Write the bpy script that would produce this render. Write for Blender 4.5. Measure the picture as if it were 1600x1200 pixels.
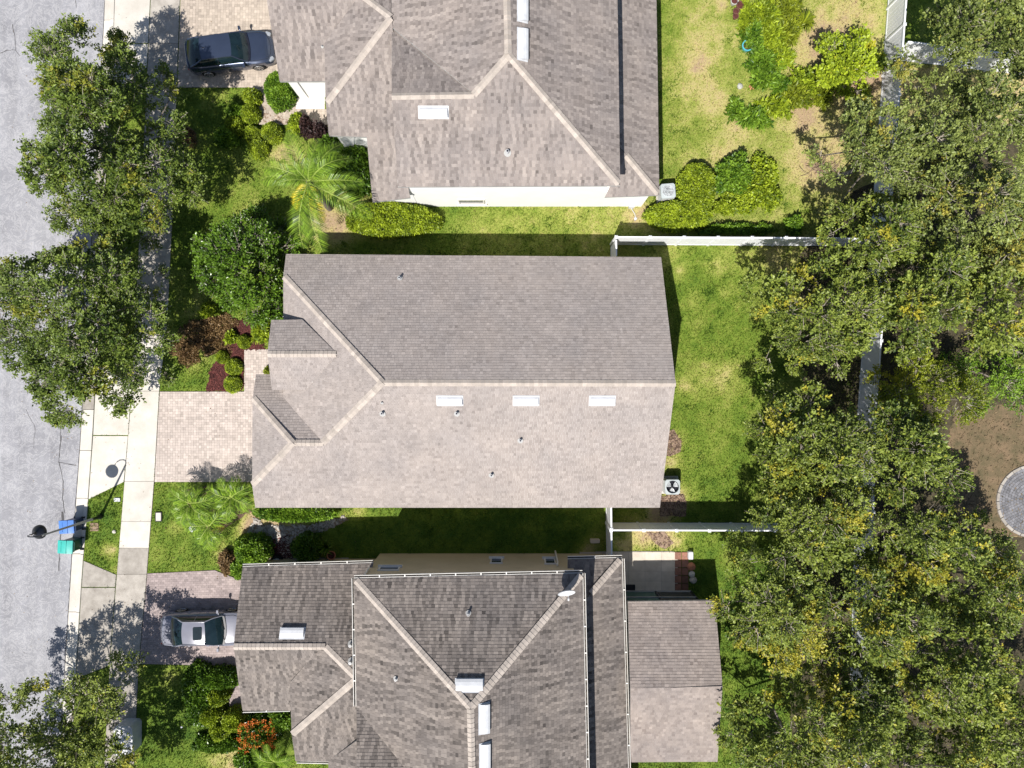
import bpy, math, random
import numpy as np
from mathutils import Vector, Matrix
random.seed(7); rng = np.random.default_rng(7)
for _o in list(bpy.data.objects): bpy.data.objects.remove(_o)
scene = bpy.context.scene; COL = scene.collection
# ---------------------------------------------------------------- camera, sky, sun, exposure
H = 38.2; F = 1109.0                       # camera height (m), focal length in pixels of a 1600 px picture
cam = bpy.data.objects.new('camera', bpy.data.cameras.new('camera')); COL.objects.link(cam)
cam.location = (0, 0, H); cam.rotation_euler = (0, 0, 0)
cam.data.sensor_width = 36; cam.data.lens = 36*F/1600; cam.data.clip_end = 2000; cam.data.clip_start = 0.5
scene.camera = cam
SX, SY = .285, .588                        # shadow offset per metre of height
elev = math.atan(1/math.hypot(SX, SY))
world = bpy.data.worlds.new('World'); scene.world = world; world.use_nodes = True
nt = world.node_tree; nt.nodes.clear()
sky = nt.nodes.new('ShaderNodeTexSky'); sky.sky_type = 'NISHITA'; sky.sun_disc = False
sky.sun_elevation = elev; sky.sun_rotation = math.atan2(-SX, -SY) % (2*math.pi)
bgn = nt.nodes.new('ShaderNodeBackground'); bgn.inputs[1].default_value = .075
out = nt.nodes.new('ShaderNodeOutputWorld')
nt.links.new(sky.outputs[0], bgn.inputs[0]); nt.links.new(bgn.outputs[0], out.inputs[0])
sl = bpy.data.lights.new('sun', 'SUN'); sl.energy = 5.0; sl.angle = math.radians(.5); sl.color = (1, .955, .89)
sun = bpy.data.objects.new('sun', sl); COL.objects.link(sun)
sun.rotation_euler = Vector((-SX, -SY, 1)).to_track_quat('Z', 'Y').to_euler(); sun.location = (-12, -24, 60)
scene.view_settings.view_transform = 'Standard'; scene.view_settings.look = 'None'
scene.view_settings.exposure = .55; scene.view_settings.gamma = 1; scene.view_settings.use_curve_mapping = False

# ---------------------------------------------------------------- helpers
def W(px, py, z=0.0):
    """point at height z that the photograph shows at pixel px,py"""
    return Vector(((px-800)*(H-z)/F, (600-py)*(H-z)/F, z))
def tag(o, label=None, cat=None, group=None, kind=None):
    if label: o['label'] = label
    if cat: o['category'] = cat
    if group: o['group'] = group
    if kind: o['kind'] = kind
    return o
def empty(name, loc, label=None, cat=None, group=None, rz=0):
    o = bpy.data.objects.new(name, None); COL.objects.link(o); o.location = loc; o.rotation_euler = (0, 0, rz)
    o.empty_display_size = .2
    return tag(o, label, cat, group)
def npmesh(name, V, Fc, mats, parent=None, attrs=None, smooth=False, mi=None):
    """V (n,3); Fc = list of index arrays or an (m,k) array"""
    me = bpy.data.meshes.new(name)
    V = np.asarray(V, dtype=np.float32)
    if isinstance(Fc, np.ndarray):
        m, k = Fc.shape; loops = Fc.ravel().astype(np.int32); starts = np.arange(0, m*k, k, dtype=np.int32)
    else:
        cnt = np.fromiter((len(f) for f in Fc), dtype=np.int32, count=len(Fc)); m = len(Fc)
        loops = np.fromiter((i for f in Fc for i in f), dtype=np.int32)
        starts = np.concatenate(([0], np.cumsum(cnt)[:-1])).astype(np.int32)
    me.vertices.add(len(V)); me.vertices.foreach_set('co', V.ravel())
    me.loops.add(len(loops)); me.loops.foreach_set('vertex_index', loops)
    me.polygons.add(m); me.polygons.foreach_set('loop_start', starts)
    if mi is not None: me.polygons.foreach_set('material_index', np.asarray(mi, dtype=np.int32))
    me.update(calc_edges=True); me.validate()
    me.polygons.foreach_set('use_smooth', np.full(len(me.polygons), bool(smooth)))
    for an, av in (attrs or {}).items():
        a = me.attributes.new(an, 'FLOAT', 'FACE')
        if len(av) == len(me.polygons): a.data.foreach_set('value', np.asarray(av, dtype=np.float32))
    for mt in (mats if isinstance(mats, (list, tuple)) else [mats]): me.materials.append(mt)
    o = bpy.data.objects.new(name, me); COL.objects.link(o)
    if parent is not None: o.parent = parent
    return o
class MB:
    def __init__(s): s.v = []; s.f = []; s.m = []; s.a = []
    def add(s, vs, fs, mi=0, a=.5):
        n = len(s.v); s.v.extend([tuple(p) for p in vs])
        for f in fs: s.f.append(tuple(i+n for i in f)); s.m.append(mi); s.a.append(a)
        return s
    def box(s, c, size, rz=0, mi=0, a=.5, taper=1.0):
        x, y, z = c; sx, sy, sz = (q/2 for q in size); co, si = math.cos(rz), math.sin(rz); vs = []
        for dz in (-1, 1):
            k = taper if dz < 0 else 1
            for dx, dy in ((-1,-1),(1,-1),(1,1),(-1,1)):
                X, Y = dx*sx*k, dy*sy*k; vs.append((x+X*co-Y*si, y+X*si+Y*co, z+dz*sz))
        return s.add(vs, [(3,2,1,0),(4,5,6,7),(0,1,5,4),(1,2,6,5),(2,3,7,6),(3,0,4,7)], mi, a)
    def rbox(s, c, size, r=.05, rz=0, mi=0, a=.5, n=3, top=.02):
        """box with rounded vertical corners and a small top bevel"""
        x, y, z = c; sx, sy, sz = (q/2 for q in size); ring = []
        for cx, cy, a0 in ((1,1,0),(-1,1,90),(-1,-1,180),(1,-1,270)):
            for i in range(n+1):
                t = math.radians(a0+90*i/n); ring.append((cx*(sx-r)+r*math.cos(t), cy*(sy-r)+r*math.sin(t)))
        co, si = math.cos(rz), math.sin(rz); vs = []; k = len(ring)
        for zz, sc in ((-sz, 1), (sz-top, 1), (sz, 1-top/max(sx, sy))):
            for X, Y in ring: X*=sc; Y*=sc; vs.append((x+X*co-Y*si, y+X*si+Y*co, z+zz))
        fs = [tuple(range(k))[::-1], tuple(range(2*k, 3*k))]
        for l in range(2):
            for i in range(k): fs.append((l*k+i, l*k+(i+1)%k, (l+1)*k+(i+1)%k, (l+1)*k+i))
        return s.add(vs, fs, mi, a)
    def prism(s, poly, z0, z1, mi=0, a=.5):
        n = len(poly); ar = sum(poly[i][0]*poly[(i+1)%n][1]-poly[(i+1)%n][0]*poly[i][1] for i in range(n))
        if ar < 0: poly = poly[::-1]
        vs = [(p[0], p[1], z0) for p in poly]+[(p[0], p[1], z1) for p in poly]
        fs = [tuple(range(n))[::-1], tuple(range(n, 2*n))]+[(i, (i+1)%n, n+(i+1)%n, n+i) for i in range(n)]
        return s.add(vs, fs, mi, a)
    def tube(s, pts, rad, n=8, mi=0, a=.5, cap=True):
        pts = [Vector(p) for p in pts]; k = len(pts)
        if not hasattr(rad, '__len__'): rad = [rad]*k
        vs = []; up = Vector((0, 0, 1))
        for i, p in enumerate(pts):
            d = (pts[min(i+1, k-1)]-pts[max(i-1, 0)]).normalized()
            q = up if abs(d.z) < .95 else Vector((1, 0, 0))
            e1 = d.cross(q).normalized(); e2 = e1.cross(d)
            for j in range(n):
                t = 2*math.pi*j/n; vs.append(p+(e1*math.cos(t)+e2*math.sin(t))*rad[i])
        fs = [(i*n+j, i*n+(j+1)%n, (i+1)*n+(j+1)%n, (i+1)*n+j) for i in range(k-1) for j in range(n)]
        if cap: fs += [tuple(range(n))[::-1], tuple(range((k-1)*n, k*n))]
        return s.add(vs, fs, mi, a)
    def lathe(s, prof, c=(0,0,0), n=20, mi=0, a=.5, cap=True):
        vs = [(c[0]+r*math.cos(2*math.pi*j/n), c[1]+r*math.sin(2*math.pi*j/n), c[2]+z) for r, z in prof for j in range(n)]
        k = len(prof); fs = [(i*n+j, i*n+(j+1)%n, (i+1)*n+(j+1)%n, (i+1)*n+j) for i in range(k-1) for j in range(n)]
        if cap: fs += [tuple(range(n))[::-1], tuple(range((k-1)*n, k*n))]
        return s.add(vs, fs, mi, a)
    def grid(s, P, mi=0, a=.5):
        r, c = len(P), len(P[0]); vs = [p for row in P for p in row]
        return s.add(vs, [(i*c+j, i*c+j+1, (i+1)*c+j+1, (i+1)*c+j) for i in range(r-1) for j in range(c-1)], mi, a)
    def build(s, name, mats, parent=None, smooth=False, origin=None, **kw):
        v = np.array(s.v, dtype=np.float32).reshape(-1, 3)
        if origin is not None: v = v-np.array(origin, dtype=np.float32)
        o = npmesh(name, v, s.f, mats, parent, {'v': s.a}, smooth, s.m)
        if smooth: o.data.set_sharp_from_angle(angle=math.radians(38))
        return tag(o, **kw) if kw else o
def copy_tree(o, parent=None):
    c = o.copy(); COL.objects.link(c); c.parent = parent
    for ch in list(o.children): copy_tree(ch, c)
    return c
def pip(P, poly):
    x, y = P[:, 0], P[:, 1]; ins = np.zeros(len(P), bool); n = len(poly)
    for i in range(n):
        x1, y1 = poly[i][:2]; x2, y2 = poly[(i+1) % n][:2]
        c = ((y1 > y) != (y2 > y)) & (x < (x2-x1)*(y-y1)/((y2-y1) if y2 != y1 else 1e-9)+x1); ins ^= c
    return ins
def clip(poly, x0, x1, y0, y1):
    for ax, lim, sg in ((0, x0, 1), (0, x1, -1), (1, y0, 1), (1, y1, -1)):
        res = []; n = len(poly)
        if not n: return res
        for i in range(n):
            a, b = poly[i], poly[(i+1) % n]; da, db = sg*(a[ax]-lim), sg*(b[ax]-lim)
            if da >= 0: res.append(a)
            if (da >= 0) != (db >= 0):
                t = da/(da-db); res.append((a[0]+(b[0]-a[0])*t, a[1]+(b[1]-a[1])*t))
        poly = res
    return poly
def area(p): return abs(sum(p[i][0]*p[(i+1)%len(p)][1]-p[(i+1)%len(p)][0]*p[i][1] for i in range(len(p))))/2 if len(p) > 2 else 0
_vn = {}
def vnoise(x, y, scale, seed=0):
    x = np.asarray(x, dtype=float)*scale+500.37; y = np.asarray(y, dtype=float)*scale+500.71
    if seed not in _vn: _vn[seed] = np.random.default_rng(seed+100).random((256, 256))
    g = _vn[seed]; xi = np.floor(x).astype(int); yi = np.floor(y).astype(int); fx = x-xi; fy = y-yi
    fx = fx*fx*(3-2*fx); fy = fy*fy*(3-2*fy)
    a = g[xi % 256, yi % 256]; b = g[(xi+1) % 256, yi % 256]; c = g[xi % 256, (yi+1) % 256]; d = g[(xi+1) % 256, (yi+1) % 256]
    return (a*(1-fx)+b*fx)*(1-fy)+(c*(1-fx)+d*fx)*fy
def fbm(x, y, scale, seed=0, oct=4):
    s = 0; w = .5; t = 0
    for i in range(oct): s = s+w*vnoise(x, y, scale*2**i, seed+i); t += w; w *= .55
    return s/t
def pxpoly(pts, z=0): return [tuple(W(a, b, z))[:2] for a, b in pts]

# ---------------------------------------------------------------- materials
def nodes(name):
    m = bpy.data.materials.new(name); m.use_nodes = True; t = m.node_tree; t.nodes.clear()
    o = t.nodes.new('ShaderNodeOutputMaterial'); b = t.nodes.new('ShaderNodeBsdfPrincipled')
    t.links.new(b.outputs[0], o.inputs[0]); return m, t, b, o
def ramp(t, fac, stops):
    r = t.nodes.new('ShaderNodeValToRGB'); e = r.color_ramp.elements
    while len(e) < len(stops): e.new(.5)
    for el, (p, c) in zip(e, stops): el.position = p; el.color = (*c, 1)
    t.links.new(fac, r.inputs[0]); return r.outputs[0]
def noise(t, scale, detail=4, rough=.6, vec=None, dist=0):
    n = t.nodes.new('ShaderNodeTexNoise'); n.inputs['Scale'].default_value = scale
    n.inputs['Detail'].default_value = detail; n.inputs['Roughness'].default_value = rough; n.inputs['Distortion'].default_value = dist
    if vec is None: vec = t.nodes.new('ShaderNodeNewGeometry').outputs['Position']
    t.links.new(vec, n.inputs['Vector']); return n.outputs['Fac']
def attr(t, name):
    a = t.nodes.new('ShaderNodeAttribute'); a.attribute_name = name; return a.outputs['Fac']
def mth(t, op, a, b):
    n = t.nodes.new('ShaderNodeMath'); n.operation = op
    for i, q in enumerate((a, b)):
        if isinstance(q, (int, float)): n.inputs[i].default_value = q
        else: t.links.new(q, n.inputs[i])
    return n.outputs[0]
def mixc(t, fac, a, b, mode='MIX'):
    n = t.nodes.new('ShaderNodeMix'); n.data_type = 'RGBA'; n.blend_type = mode
    for i, q in ((0, fac), (6, a), (7, b)):
        if isinstance(q, (int, float)): n.inputs[i].default_value = q
        elif isinstance(q, tuple): n.inputs[i].default_value = (*q, 1)
        else: t.links.new(q, n.inputs[i])
    return n.outputs[2]
def bump(t, b, h, strength=.4, dist=.01):
    n = t.nodes.new('ShaderNodeBump'); n.inputs['Strength'].default_value = strength; n.inputs['Distance'].default_value = dist
    t.links.new(h, n.inputs['Height']); t.links.new(n.outputs[0], b.inputs['Normal'])
def M(name, c1, c2=None, scale=3, rough=.8, fine=40, famt=.35, bmp=.3, metal=0, useattr=0, spec=.3, coat=0):
    """two-tone mottling + fine grain (+ per piece variation from the face attribute v)"""
    m, t, b, o = nodes(name); c2 = c2 or tuple(q*.8 for q in c1)
    n1 = noise(t, scale, 5); col = ramp(t, n1, [(.32, c2), (.68, c1)])
    n2 = noise(t, fine, 3)
    if famt: col = mixc(t, 1.0, col, ramp(t, n2, [(.25, (1-famt,)*3), (.75, (1+famt*.6,)*3)]), 'MULTIPLY')
    if useattr:
        a = attr(t, 'v'); col = mixc(t, 1.0, col, ramp(t, a, [(0, (1-useattr,)*3), (1, (1+useattr,)*3)]), 'MULTIPLY')
    t.links.new(col, b.inputs['Base Color']); b.inputs['Roughness'].default_value = rough
    b.inputs['Metallic'].default_value = metal; b.inputs['Specular IOR Level'].default_value = spec
    b.inputs['Coat Weight'].default_value = coat; b.inputs['Coat Roughness'].default_value = .05
    if bmp: bump(t, b, n2, bmp)
    return m
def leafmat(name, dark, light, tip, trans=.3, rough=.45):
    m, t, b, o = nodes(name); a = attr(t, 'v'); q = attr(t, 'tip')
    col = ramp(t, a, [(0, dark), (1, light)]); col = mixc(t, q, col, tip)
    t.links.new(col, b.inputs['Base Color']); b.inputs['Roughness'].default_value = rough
    b.inputs['Specular IOR Level'].default_value = .35
    tr = t.nodes.new('ShaderNodeBsdfTranslucent'); t.links.new(col, tr.inputs[0])
    mx = t.nodes.new('ShaderNodeMixShader'); mx.inputs[0].default_value = trans
    t.links.new(b.outputs[0], mx.inputs[1]); t.links.new(tr.outputs[0], mx.inputs[2]); t.links.new(mx.outputs[0], o.inputs[0])
    return m
def roofmat(name, cd, cm, cl, stain=.25):
    m, t, b, o = nodes(name); a = attr(t, 'v'); col = ramp(t, a, [(0, cd), (.5, cm), (1, cl)])
    n0 = noise(t, .45, 5, .65); col = mixc(t, 1.0, col, ramp(t, n0, [(.3, (1-stain, 1-stain, 1-stain*.9)), (.7, (1.08, 1.05, 1.02))]), 'MULTIPLY')
    g = noise(t, 55, 3, .7); col = mixc(t, 1.0, col, ramp(t, g, [(.25, (.75,)*3), (.75, (1.2,)*3)]), 'MULTIPLY')
    t.links.new(col, b.inputs['Base Color']); b.inputs['Roughness'].default_value = .9; b.inputs['Specular IOR Level'].default_value = .2
    bump(t, b, g, .5, .008); return m
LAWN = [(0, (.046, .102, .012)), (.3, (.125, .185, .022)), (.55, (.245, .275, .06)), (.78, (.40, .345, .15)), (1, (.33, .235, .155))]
def lawnmat(name, blade):
    m, t, b, o = nodes(name); d = attr(t, 'dry')
    if blade:
        v = attr(t, 'v'); col = ramp(t, d, LAWN); col = mixc(t, 1.0, col, ramp(t, v, [(0, (.6, .65, .6)), (1, (1.45, 1.4, 1.3))]), 'MULTIPLY')
        t.links.new(col, b.inputs['Base Color'])
        tr = t.nodes.new('ShaderNodeBsdfTranslucent'); t.links.new(col, tr.inputs[0]); mx = t.nodes.new('ShaderNodeMixShader')
        mx.inputs[0].default_value = .25; t.links.new(b.outputs[0], mx.inputs[1]); t.links.new(tr.outputs[0], mx.inputs[2]); t.links.new(mx.outputs[0], o.inputs[0])
    else:
        n = noise(t, 9, 6, .75); dd = mth(t, 'ADD', d, mth(t, 'MULTIPLY', mth(t, 'SUBTRACT', n, .5), .8))
        col = ramp(t, dd, LAWN); g = noise(t, 26, 4, .75); col = mixc(t, 1.0, col, ramp(t, g, [(.3, (.62, .66, .6)), (.7, (1.3, 1.27, 1.25))]), 'MULTIPLY')
        t.links.new(col, b.inputs['Base Color']); bump(t, b, g, .7, .04)
    b.inputs['Roughness'].default_value = .75; b.inputs['Specular IOR Level'].default_value = .15; return m
M_lawn = lawnmat('lawn_soil', False); M_blade = lawnmat('grass_blades', True)
M_roof2 = roofmat('shingles_taupe', (.19, .168, .158), (.285, .255, .24), (.38, .342, .322), .10)
M_roof1 = roofmat('shingles_grey', (.12, .105, .098), (.24, .212, .198), (.33, .293, .27), .16)
M_roof3 = roofmat('shingles_weathered', (.065, .058, .054), (.175, .155, .142), (.265, .235, .212), .2)
M_roof3b = roofmat('shingles_brown', (.15, .125, .115), (.27, .235, .215), (.38, .33, .30), .25)
M_cap = M('ridge_cap_shingle', (.43, .375, .33), (.34, .30, .265), 4, .9, 50, .25, .4, useattr=.14)
M_trim = M('white_trim', (.72, .70, .66), (.62, .60, .56), 2, .55, 20, .05, 0)
M_trimgrey = M('grey_trim', (.36, .355, .35), (.28, .28, .27), 2, .6, 20, .1, 0)
M_wallw = M('white_stucco', (.82, .82, .81), (.76, .76, .74), .8, .85, 60, .06, .25)
M_wallb = M('beige_stucco', (.50, .43, .30), (.43, .37, .25), .8, .85, 60, .08, .25)
M_vinyl = M('white_vinyl', (.80, .81, .83), (.72, .73, .76), 1.2, .4, 10, .04, 0)
M_vent = M('white_painted_metal', (.55, .56, .58), (.45, .46, .48), 3, .4, 10, .04, 0)
M_dark = M('dark_rubber', (.02, .02, .022), None, 6, .6, 30, .2, 0)
M_black = M('black_metal', (.012, .013, .02), None, 6, .35, 30, .1, 0, spec=.5)
M_asph = None
def asphalt():
    m, t, b, o = nodes('asphalt'); n = noise(t, .5, 6, .65); col = ramp(t, n, [(.3, (.205, .205, .222)), (.7, (.315, .315, .335))])
    g = noise(t, 60, 2, .8); col = mixc(t, 1.0, col, ramp(t, g, [(.3, (.7,)*3), (.7, (1.22,)*3)]), 'MULTIPLY')
    mp = t.nodes.new('ShaderNodeMapping'); mp.inputs['Scale'].default_value = (1.4, .07, 1); mp.inputs['Rotation'].default_value = (0, 0, -.055)
    t.links.new(t.nodes.new('ShaderNodeNewGeometry').outputs['Position'], mp.inputs[0])
    s_ = noise(t, 1.0, 4, .6, mp.outputs[0]); col = mixc(t, 1.0, col, ramp(t, s_, [(.3, (.84,)*3), (.7, (1.12,)*3)]), 'MULTIPLY')
    o2 = noise(t, .9, 3, .5); col = mixc(t, 1.0, col, ramp(t, o2, [(.22, (.72,)*3), (.34, (1.,)*3)]), 'MULTIPLY')
    w = noise(t, 1.1, 7, .75, dist=2.2); col = mixc(t, mth(t, 'MULTIPLY', ramp(t, w, [(.48, (0,)*3), (.51, (1,)*3), (.54, (0,)*3)]), .4), col, (.55, .54, .54))
    t.links.new(col, b.inputs['Base Color']); b.inputs['Roughness'].default_value = .9; bump(t, b, g, .6, .01); return m
M_asph = asphalt()
M_tar = M('crack_filler', (.085, .083, .085), None, 8, .9, 50, .3, 0)
M_conc = M('concrete_sunbleached', (.58, .55, .50), (.47, .44, .39), 1.1, .85, 45, .12, .3, useattr=.1)
M_concd = M('concrete_dirty_shaded', (.40, .37, .33), (.27, .245, .215), 2.2, .85, 45, .2, .3, useattr=.12)  # darker concrete, also used to paint shade on sidewalk slabs
M_joint = M('joint_soil', (.17, .145, .12), (.12, .10, .085), 8, .95, 60, .3, 0)
M_paver = M('clay_paver_pink', (.48, .415, .375), (.40, .345, .31), 1.3, .85, 50, .2, .3, useattr=.22)
M_paver3 = M('clay_paver_mauve', (.345, .285, .27), (.255, .21, .205), 1.0, .85, 50, .2, .3, useattr=.25)
M_paver1 = M('clay_paver_buff', (.44, .375, .31), (.36, .305, .255), 1.2, .85, 50, .2, .3, useattr=.22)
M_circ = M('grey_paver', (.20, .20, .215), (.14, .14, .15), 3, .85, 50, .25, .3, useattr=.25)
M_tile = M('patio_tile', (.56, .50, .42), (.44, .385, .32), 1.8, .7, 45, .15, .2, useattr=.1)
M_brick = M('red_brown_block', (.26, .125, .085), (.16, .085, .065), 5, .85, 50, .25, .3, useattr=.3)
M_mulch = M('red_mulch', (.125, .038, .032), (.06, .02, .02), 9, .95, 60, .5, .8, useattr=.5)
M_mulchb = M('brown_mulch', (.17, .11, .08), (.10, .065, .05), 9, .95, 60, .5, .8, useattr=.5)
M_floor = M('forest_floor', (.085, .07, .042), (.04, .035, .02), 2.5, .95, 40, .5, .8, useattr=.5)  # floor colour darkened so the gaps between crowns look deep in shade
M_dirt = M('dry_soil', (.32, .23, .17), (.2, .14, .10), 3, .95, 50, .4, .8, useattr=.4)
M_bark = M('tree_bark', (.19, .165, .14), (.12, .10, .085), 6, .9, 40, .35, .6)
M_twig = M('pale_twigs', (.34, .30, .25), (.24, .21, .17), 6, .9, 40, .3, 0)
M_glass = M('dark_glass', (.006, .014, .018), (.010, .022, .028), 3, .03, 5, .1, 0, spec=.5)
M_pane = M('window_pane', (.02, .03, .035), None, 3, .08, 5, .1, 0, spec=.8)
L_oak = leafmat('oak_leaves_street', (.028, .058, .008), (.185, .25, .040), (.30, .29, .03), .16)
L_olive = leafmat('oak_leaves_olive', (.045, .070, .015), (.26, .31, .075), (.38, .33, .05), .16)
L_mid = leafmat('oak_leaves_green', (.036, .068, .010), (.25, .305, .05), (.44, .38, .035), .16)
L_yel = leafmat('leaves_yellow_green', (.08, .115, .010), (.36, .42, .03), (.42, .37, .03), .3)
L_dark = leafmat('leaves_dark_glossy', (.020, .055, .006), (.14, .25, .022), (.2, .3, .03), .2, .3)
L_lime = leafmat('leaves_lime_hedge', (.075, .125, .008), (.40, .50, .03), (.5, .45, .03), .25)
L_bright = leafmat('leaves_bright_green', (.035, .10, .008), (.25, .40, .035), (.4, .45, .04), .3)
L_brown = leafmat('leaves_dry_brown', (.10, .055, .025), (.30, .20, .09), (.3, .12, .03), .2)
L_purple = leafmat('leaves_dark_purple', (.02, .012, .014), (.075, .04, .035), (.2, .1, .05), .2)
L_palm = leafmat('palm_leaflets', (.030, .078, .008), (.25, .39, .035), (.75, .58, .04), .3, .4)
L_flower = leafmat('orange_red_petals', (.55, .06, .02), (.8, .22, .04), (.8, .4, .05), .3)
# ---------------------------------------------------------------- the ground
G = empty  # alias
CURB_IN = [(183,-160),(180,0),(145,680),(137,790),(128,900),(117,1080),(110,1200),(101,1360)]
CURB_MID = [(176,-160),(173,0),(139,680),(131,790),(122,900),(111,1080),(104,1200),(95,1360)]
CURB_OUT = [(166,-160),(163,0),(125,680),(117,790),(109,900),(98,1080),(91,1200),(82,1360)]
WALK_L = [(243,-160),(236,0),(205,640),(195,752),(183,898),(172,1040),(163,1200),(155,1360)]
WALK_R = [(288,-160),(281,0),(271,310),(262,500),(249,612),(241,752),(230,893),(217,1037),(209,1200),(200,1360)]
def xat(line, py):
    for (x1, y1), (x2, y2) in zip(line, line[1:]):
        if y1 <= py <= y2: return x1+(x2-x1)*(py-y1)/(y2-y1)
    return line[0][0] if py < line[0][1] else line[-1][0]
base = MB().add([(-300,-300,-.3),(300,-300,-.3),(300,300,-.3),(-300,300,-.3)], [(0,1,2,3)], a=.5)
tag(npmesh('ground', base.v, base.f, M_lawn, None, {'dry': [.35]}), kind='structure')
# how dry the turf is at a place (0 lush, 1 bare soil)
SPOTS = [(1120,412,16,.45),(1062,422,9,.4),(1085,468,18,.35),(1130,460,8,.25),(1100,588,45,.32),(1130,585,16,.3),(1068,600,14,.45),(1100,500,25,.18),
 (1052,690,16,.8),(1048,722,14,.6),(1060,775,16,.75),(1035,790,22,.75),(1022,806,30,.5),(1035,838,30,.62),(1060,850,24,.3),(995,838,28,.3),(1200,385,60,.25),(1215,405,30,.3),
 (1040,372,60,.25),(500,345,40,.62),(540,352,40,.62),(470,360,30,.4),(900,325,200,.12),(985,340,25,.4),(1010,330,20,.35),(1290,110,60,.45),(1300,40,60,.4),(1270,255,50,.55),(1250,180,40,.4),
 (1150,195,25,.4),(1155,250,35,.3),(1100,40,40,.3),(1085,100,30,.35),(1110,150,30,.3),(1120,225,30,.3),(1130,8,12,.5),(1370,30,30,.25),(1350,120,30,.45),(1160,285,25,.3),
 (300,215,20,.5),(330,300,40,.2),(305,475,40,.3),(300,550,30,.3),(395,325,30,.2),(380,270,30,.2),(330,1080,20,.2),(268,1060,20,.5),(340,1180,40,.55),(370,1190,30,.4),
 (147,823,9,.35),(168,860,12,.5),(180,890,8,.4),(178,858,6,.4),(275,830,14,.35),(350,868,16,.7),(390,755,18,.3),(395,800,14,.6),(390,822,20,.75),(420,830,30,.85),(470,822,30,.55),(560,800,14,.6),(540,806,12,.6),
 (440,862,26,.8),(500,868,14,.3),(915,862,20,.5),(925,850,18,.35),(975,855,16,.5),(1140,880,20,.2),(1150,870,30,.1),
 (430,175,20,.4),(455,240,24,.6),(430,250,26,.4),(410,150,14,.3),(505,215,20,.6),(560,270,40,.6),(600,330,30,.4)]
def dryness(x, y):
    x = np.asarray(x, float); y = np.asarray(y, float)
    px = 800+x*F/H; py = 600-y*F/H
    d = np.full_like(x, .30)
    def zone(x0, x1, y0, y1, val, soft=14):
        w = 1/(1+np.exp(-(px-x0)/soft))*1/(1+np.exp((px-x1)/soft))*1/(1+np.exp(-(py-y0)/soft))*1/(1+np.exp((py-y1)/soft))
        return w, val
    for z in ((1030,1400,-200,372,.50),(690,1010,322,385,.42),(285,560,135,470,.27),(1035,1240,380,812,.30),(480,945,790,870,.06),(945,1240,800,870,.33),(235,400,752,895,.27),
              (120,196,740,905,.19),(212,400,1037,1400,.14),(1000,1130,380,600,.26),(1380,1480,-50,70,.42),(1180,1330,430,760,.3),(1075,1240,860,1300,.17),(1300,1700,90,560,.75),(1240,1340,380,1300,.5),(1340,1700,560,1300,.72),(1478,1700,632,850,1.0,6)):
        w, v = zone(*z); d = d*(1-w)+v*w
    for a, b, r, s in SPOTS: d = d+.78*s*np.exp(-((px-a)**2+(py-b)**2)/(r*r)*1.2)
    d = d+(fbm(x, y, .55, 3, 3)-.5)*.34+(fbm(x, y, 2.2, 9, 4)-.5)*.46
    return np.clip(d, 0, 1)
ys = np.arange(-26.5, 26.5, .2); us = np.arange(0, 60, .2)
xl = np.array([W(xat(CURB_IN, 600-y*F/H), 0)[0] for y in ys])+.01
X = xl[:, None]+us[None, :]; Y = np.repeat(ys[:, None], len(us), 1); Z = (fbm(X, Y, .3, 20, 3)-.5)*.03-.012
V = np.stack([X, Y, Z], -1).reshape(-1, 3); nr, nc = X.shape
idx = np.arange(nr*nc).reshape(nr, nc)
Q = np.stack([idx[:-1, :-1], idx[:-1, 1:], idx[1:, 1:], idx[1:, :-1]], -1).reshape(-1, 4)
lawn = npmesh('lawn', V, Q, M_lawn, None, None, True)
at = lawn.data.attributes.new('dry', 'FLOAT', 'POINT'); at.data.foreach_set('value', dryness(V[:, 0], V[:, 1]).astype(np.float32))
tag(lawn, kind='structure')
# road
def line_pts(line, z): return [W(a, b, z) for a, b in line]
ro = line_pts(CURB_OUT, -.11)
rd = MB(); vs = [(p.x, p.y, -.11) for p in ro]+[(-60, p.y, -.11) for p in ro]; k = len(ro)
rd.add([(v[0]*H/(H+.11), v[1]*H/(H+.11), v[2]) if i < k else v for i, v in enumerate(vs)], [(i, i+1, k+i+1, k+i) for i in range(k-1)])
road = rd.build('road', M_asph, kind='structure')
def ribbon(mb, pts, w, z, jit=.02):
    P = []
    for i in range(len(pts)-1):
        a, b = W(*pts[i], z), W(*pts[i+1], z); n = max(2, int((b-a).length/.18))
        P += [a.lerp(b, j/n) for j in range(n)]
    P.append(W(*pts[-1], z)); P = [Vector((p.x+random.uniform(-jit, jit), p.y+random.uniform(-jit, jit), z)) for p in P]
    vs = []; 
    for i, p in enumerate(P):
        d = (P[min(i+1, len(P)-1)]-P[max(i-1, 0)]).normalized(); s = Vector((-d.y, d.x, 0))*w*random.uniform(.4, 1.2)/2; vs += [p-s, p+s]
    mb.add(vs, [(2*i, 2*i+2, 2*i+3, 2*i+1) for i in range(len(P)-1)])
cr = MB()
for pts, w in (([(96,680),(92,722),(99,752),(98,778),(101,802)],.05),([(97,800),(99,815)],.12),([(96,812),(93,862),(92,892)],.05),([(90,722),(104,724),(120,727)],.05),([(0,83),(10,79),(18,78)],.05),
               ([(19,38),(22,50),(24,68),(24,78),(31,88)],.04),([(18,78),(25,79)],.04),([(118,0),(119,12)],.03),([(92,560),(95,640),(94,690)],.03),([(30,470),(34,520),(31,560)],.025),([(40,640),(55,668),(52,700)],.025)):
    ribbon(cr, pts, w, -.1065)
ribbon(cr, [(a+1, b) for a, b in CURB_OUT], .055, -.1062, .012)
cr.build('road_crack', M_tar, road, kind='stuff')
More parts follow.
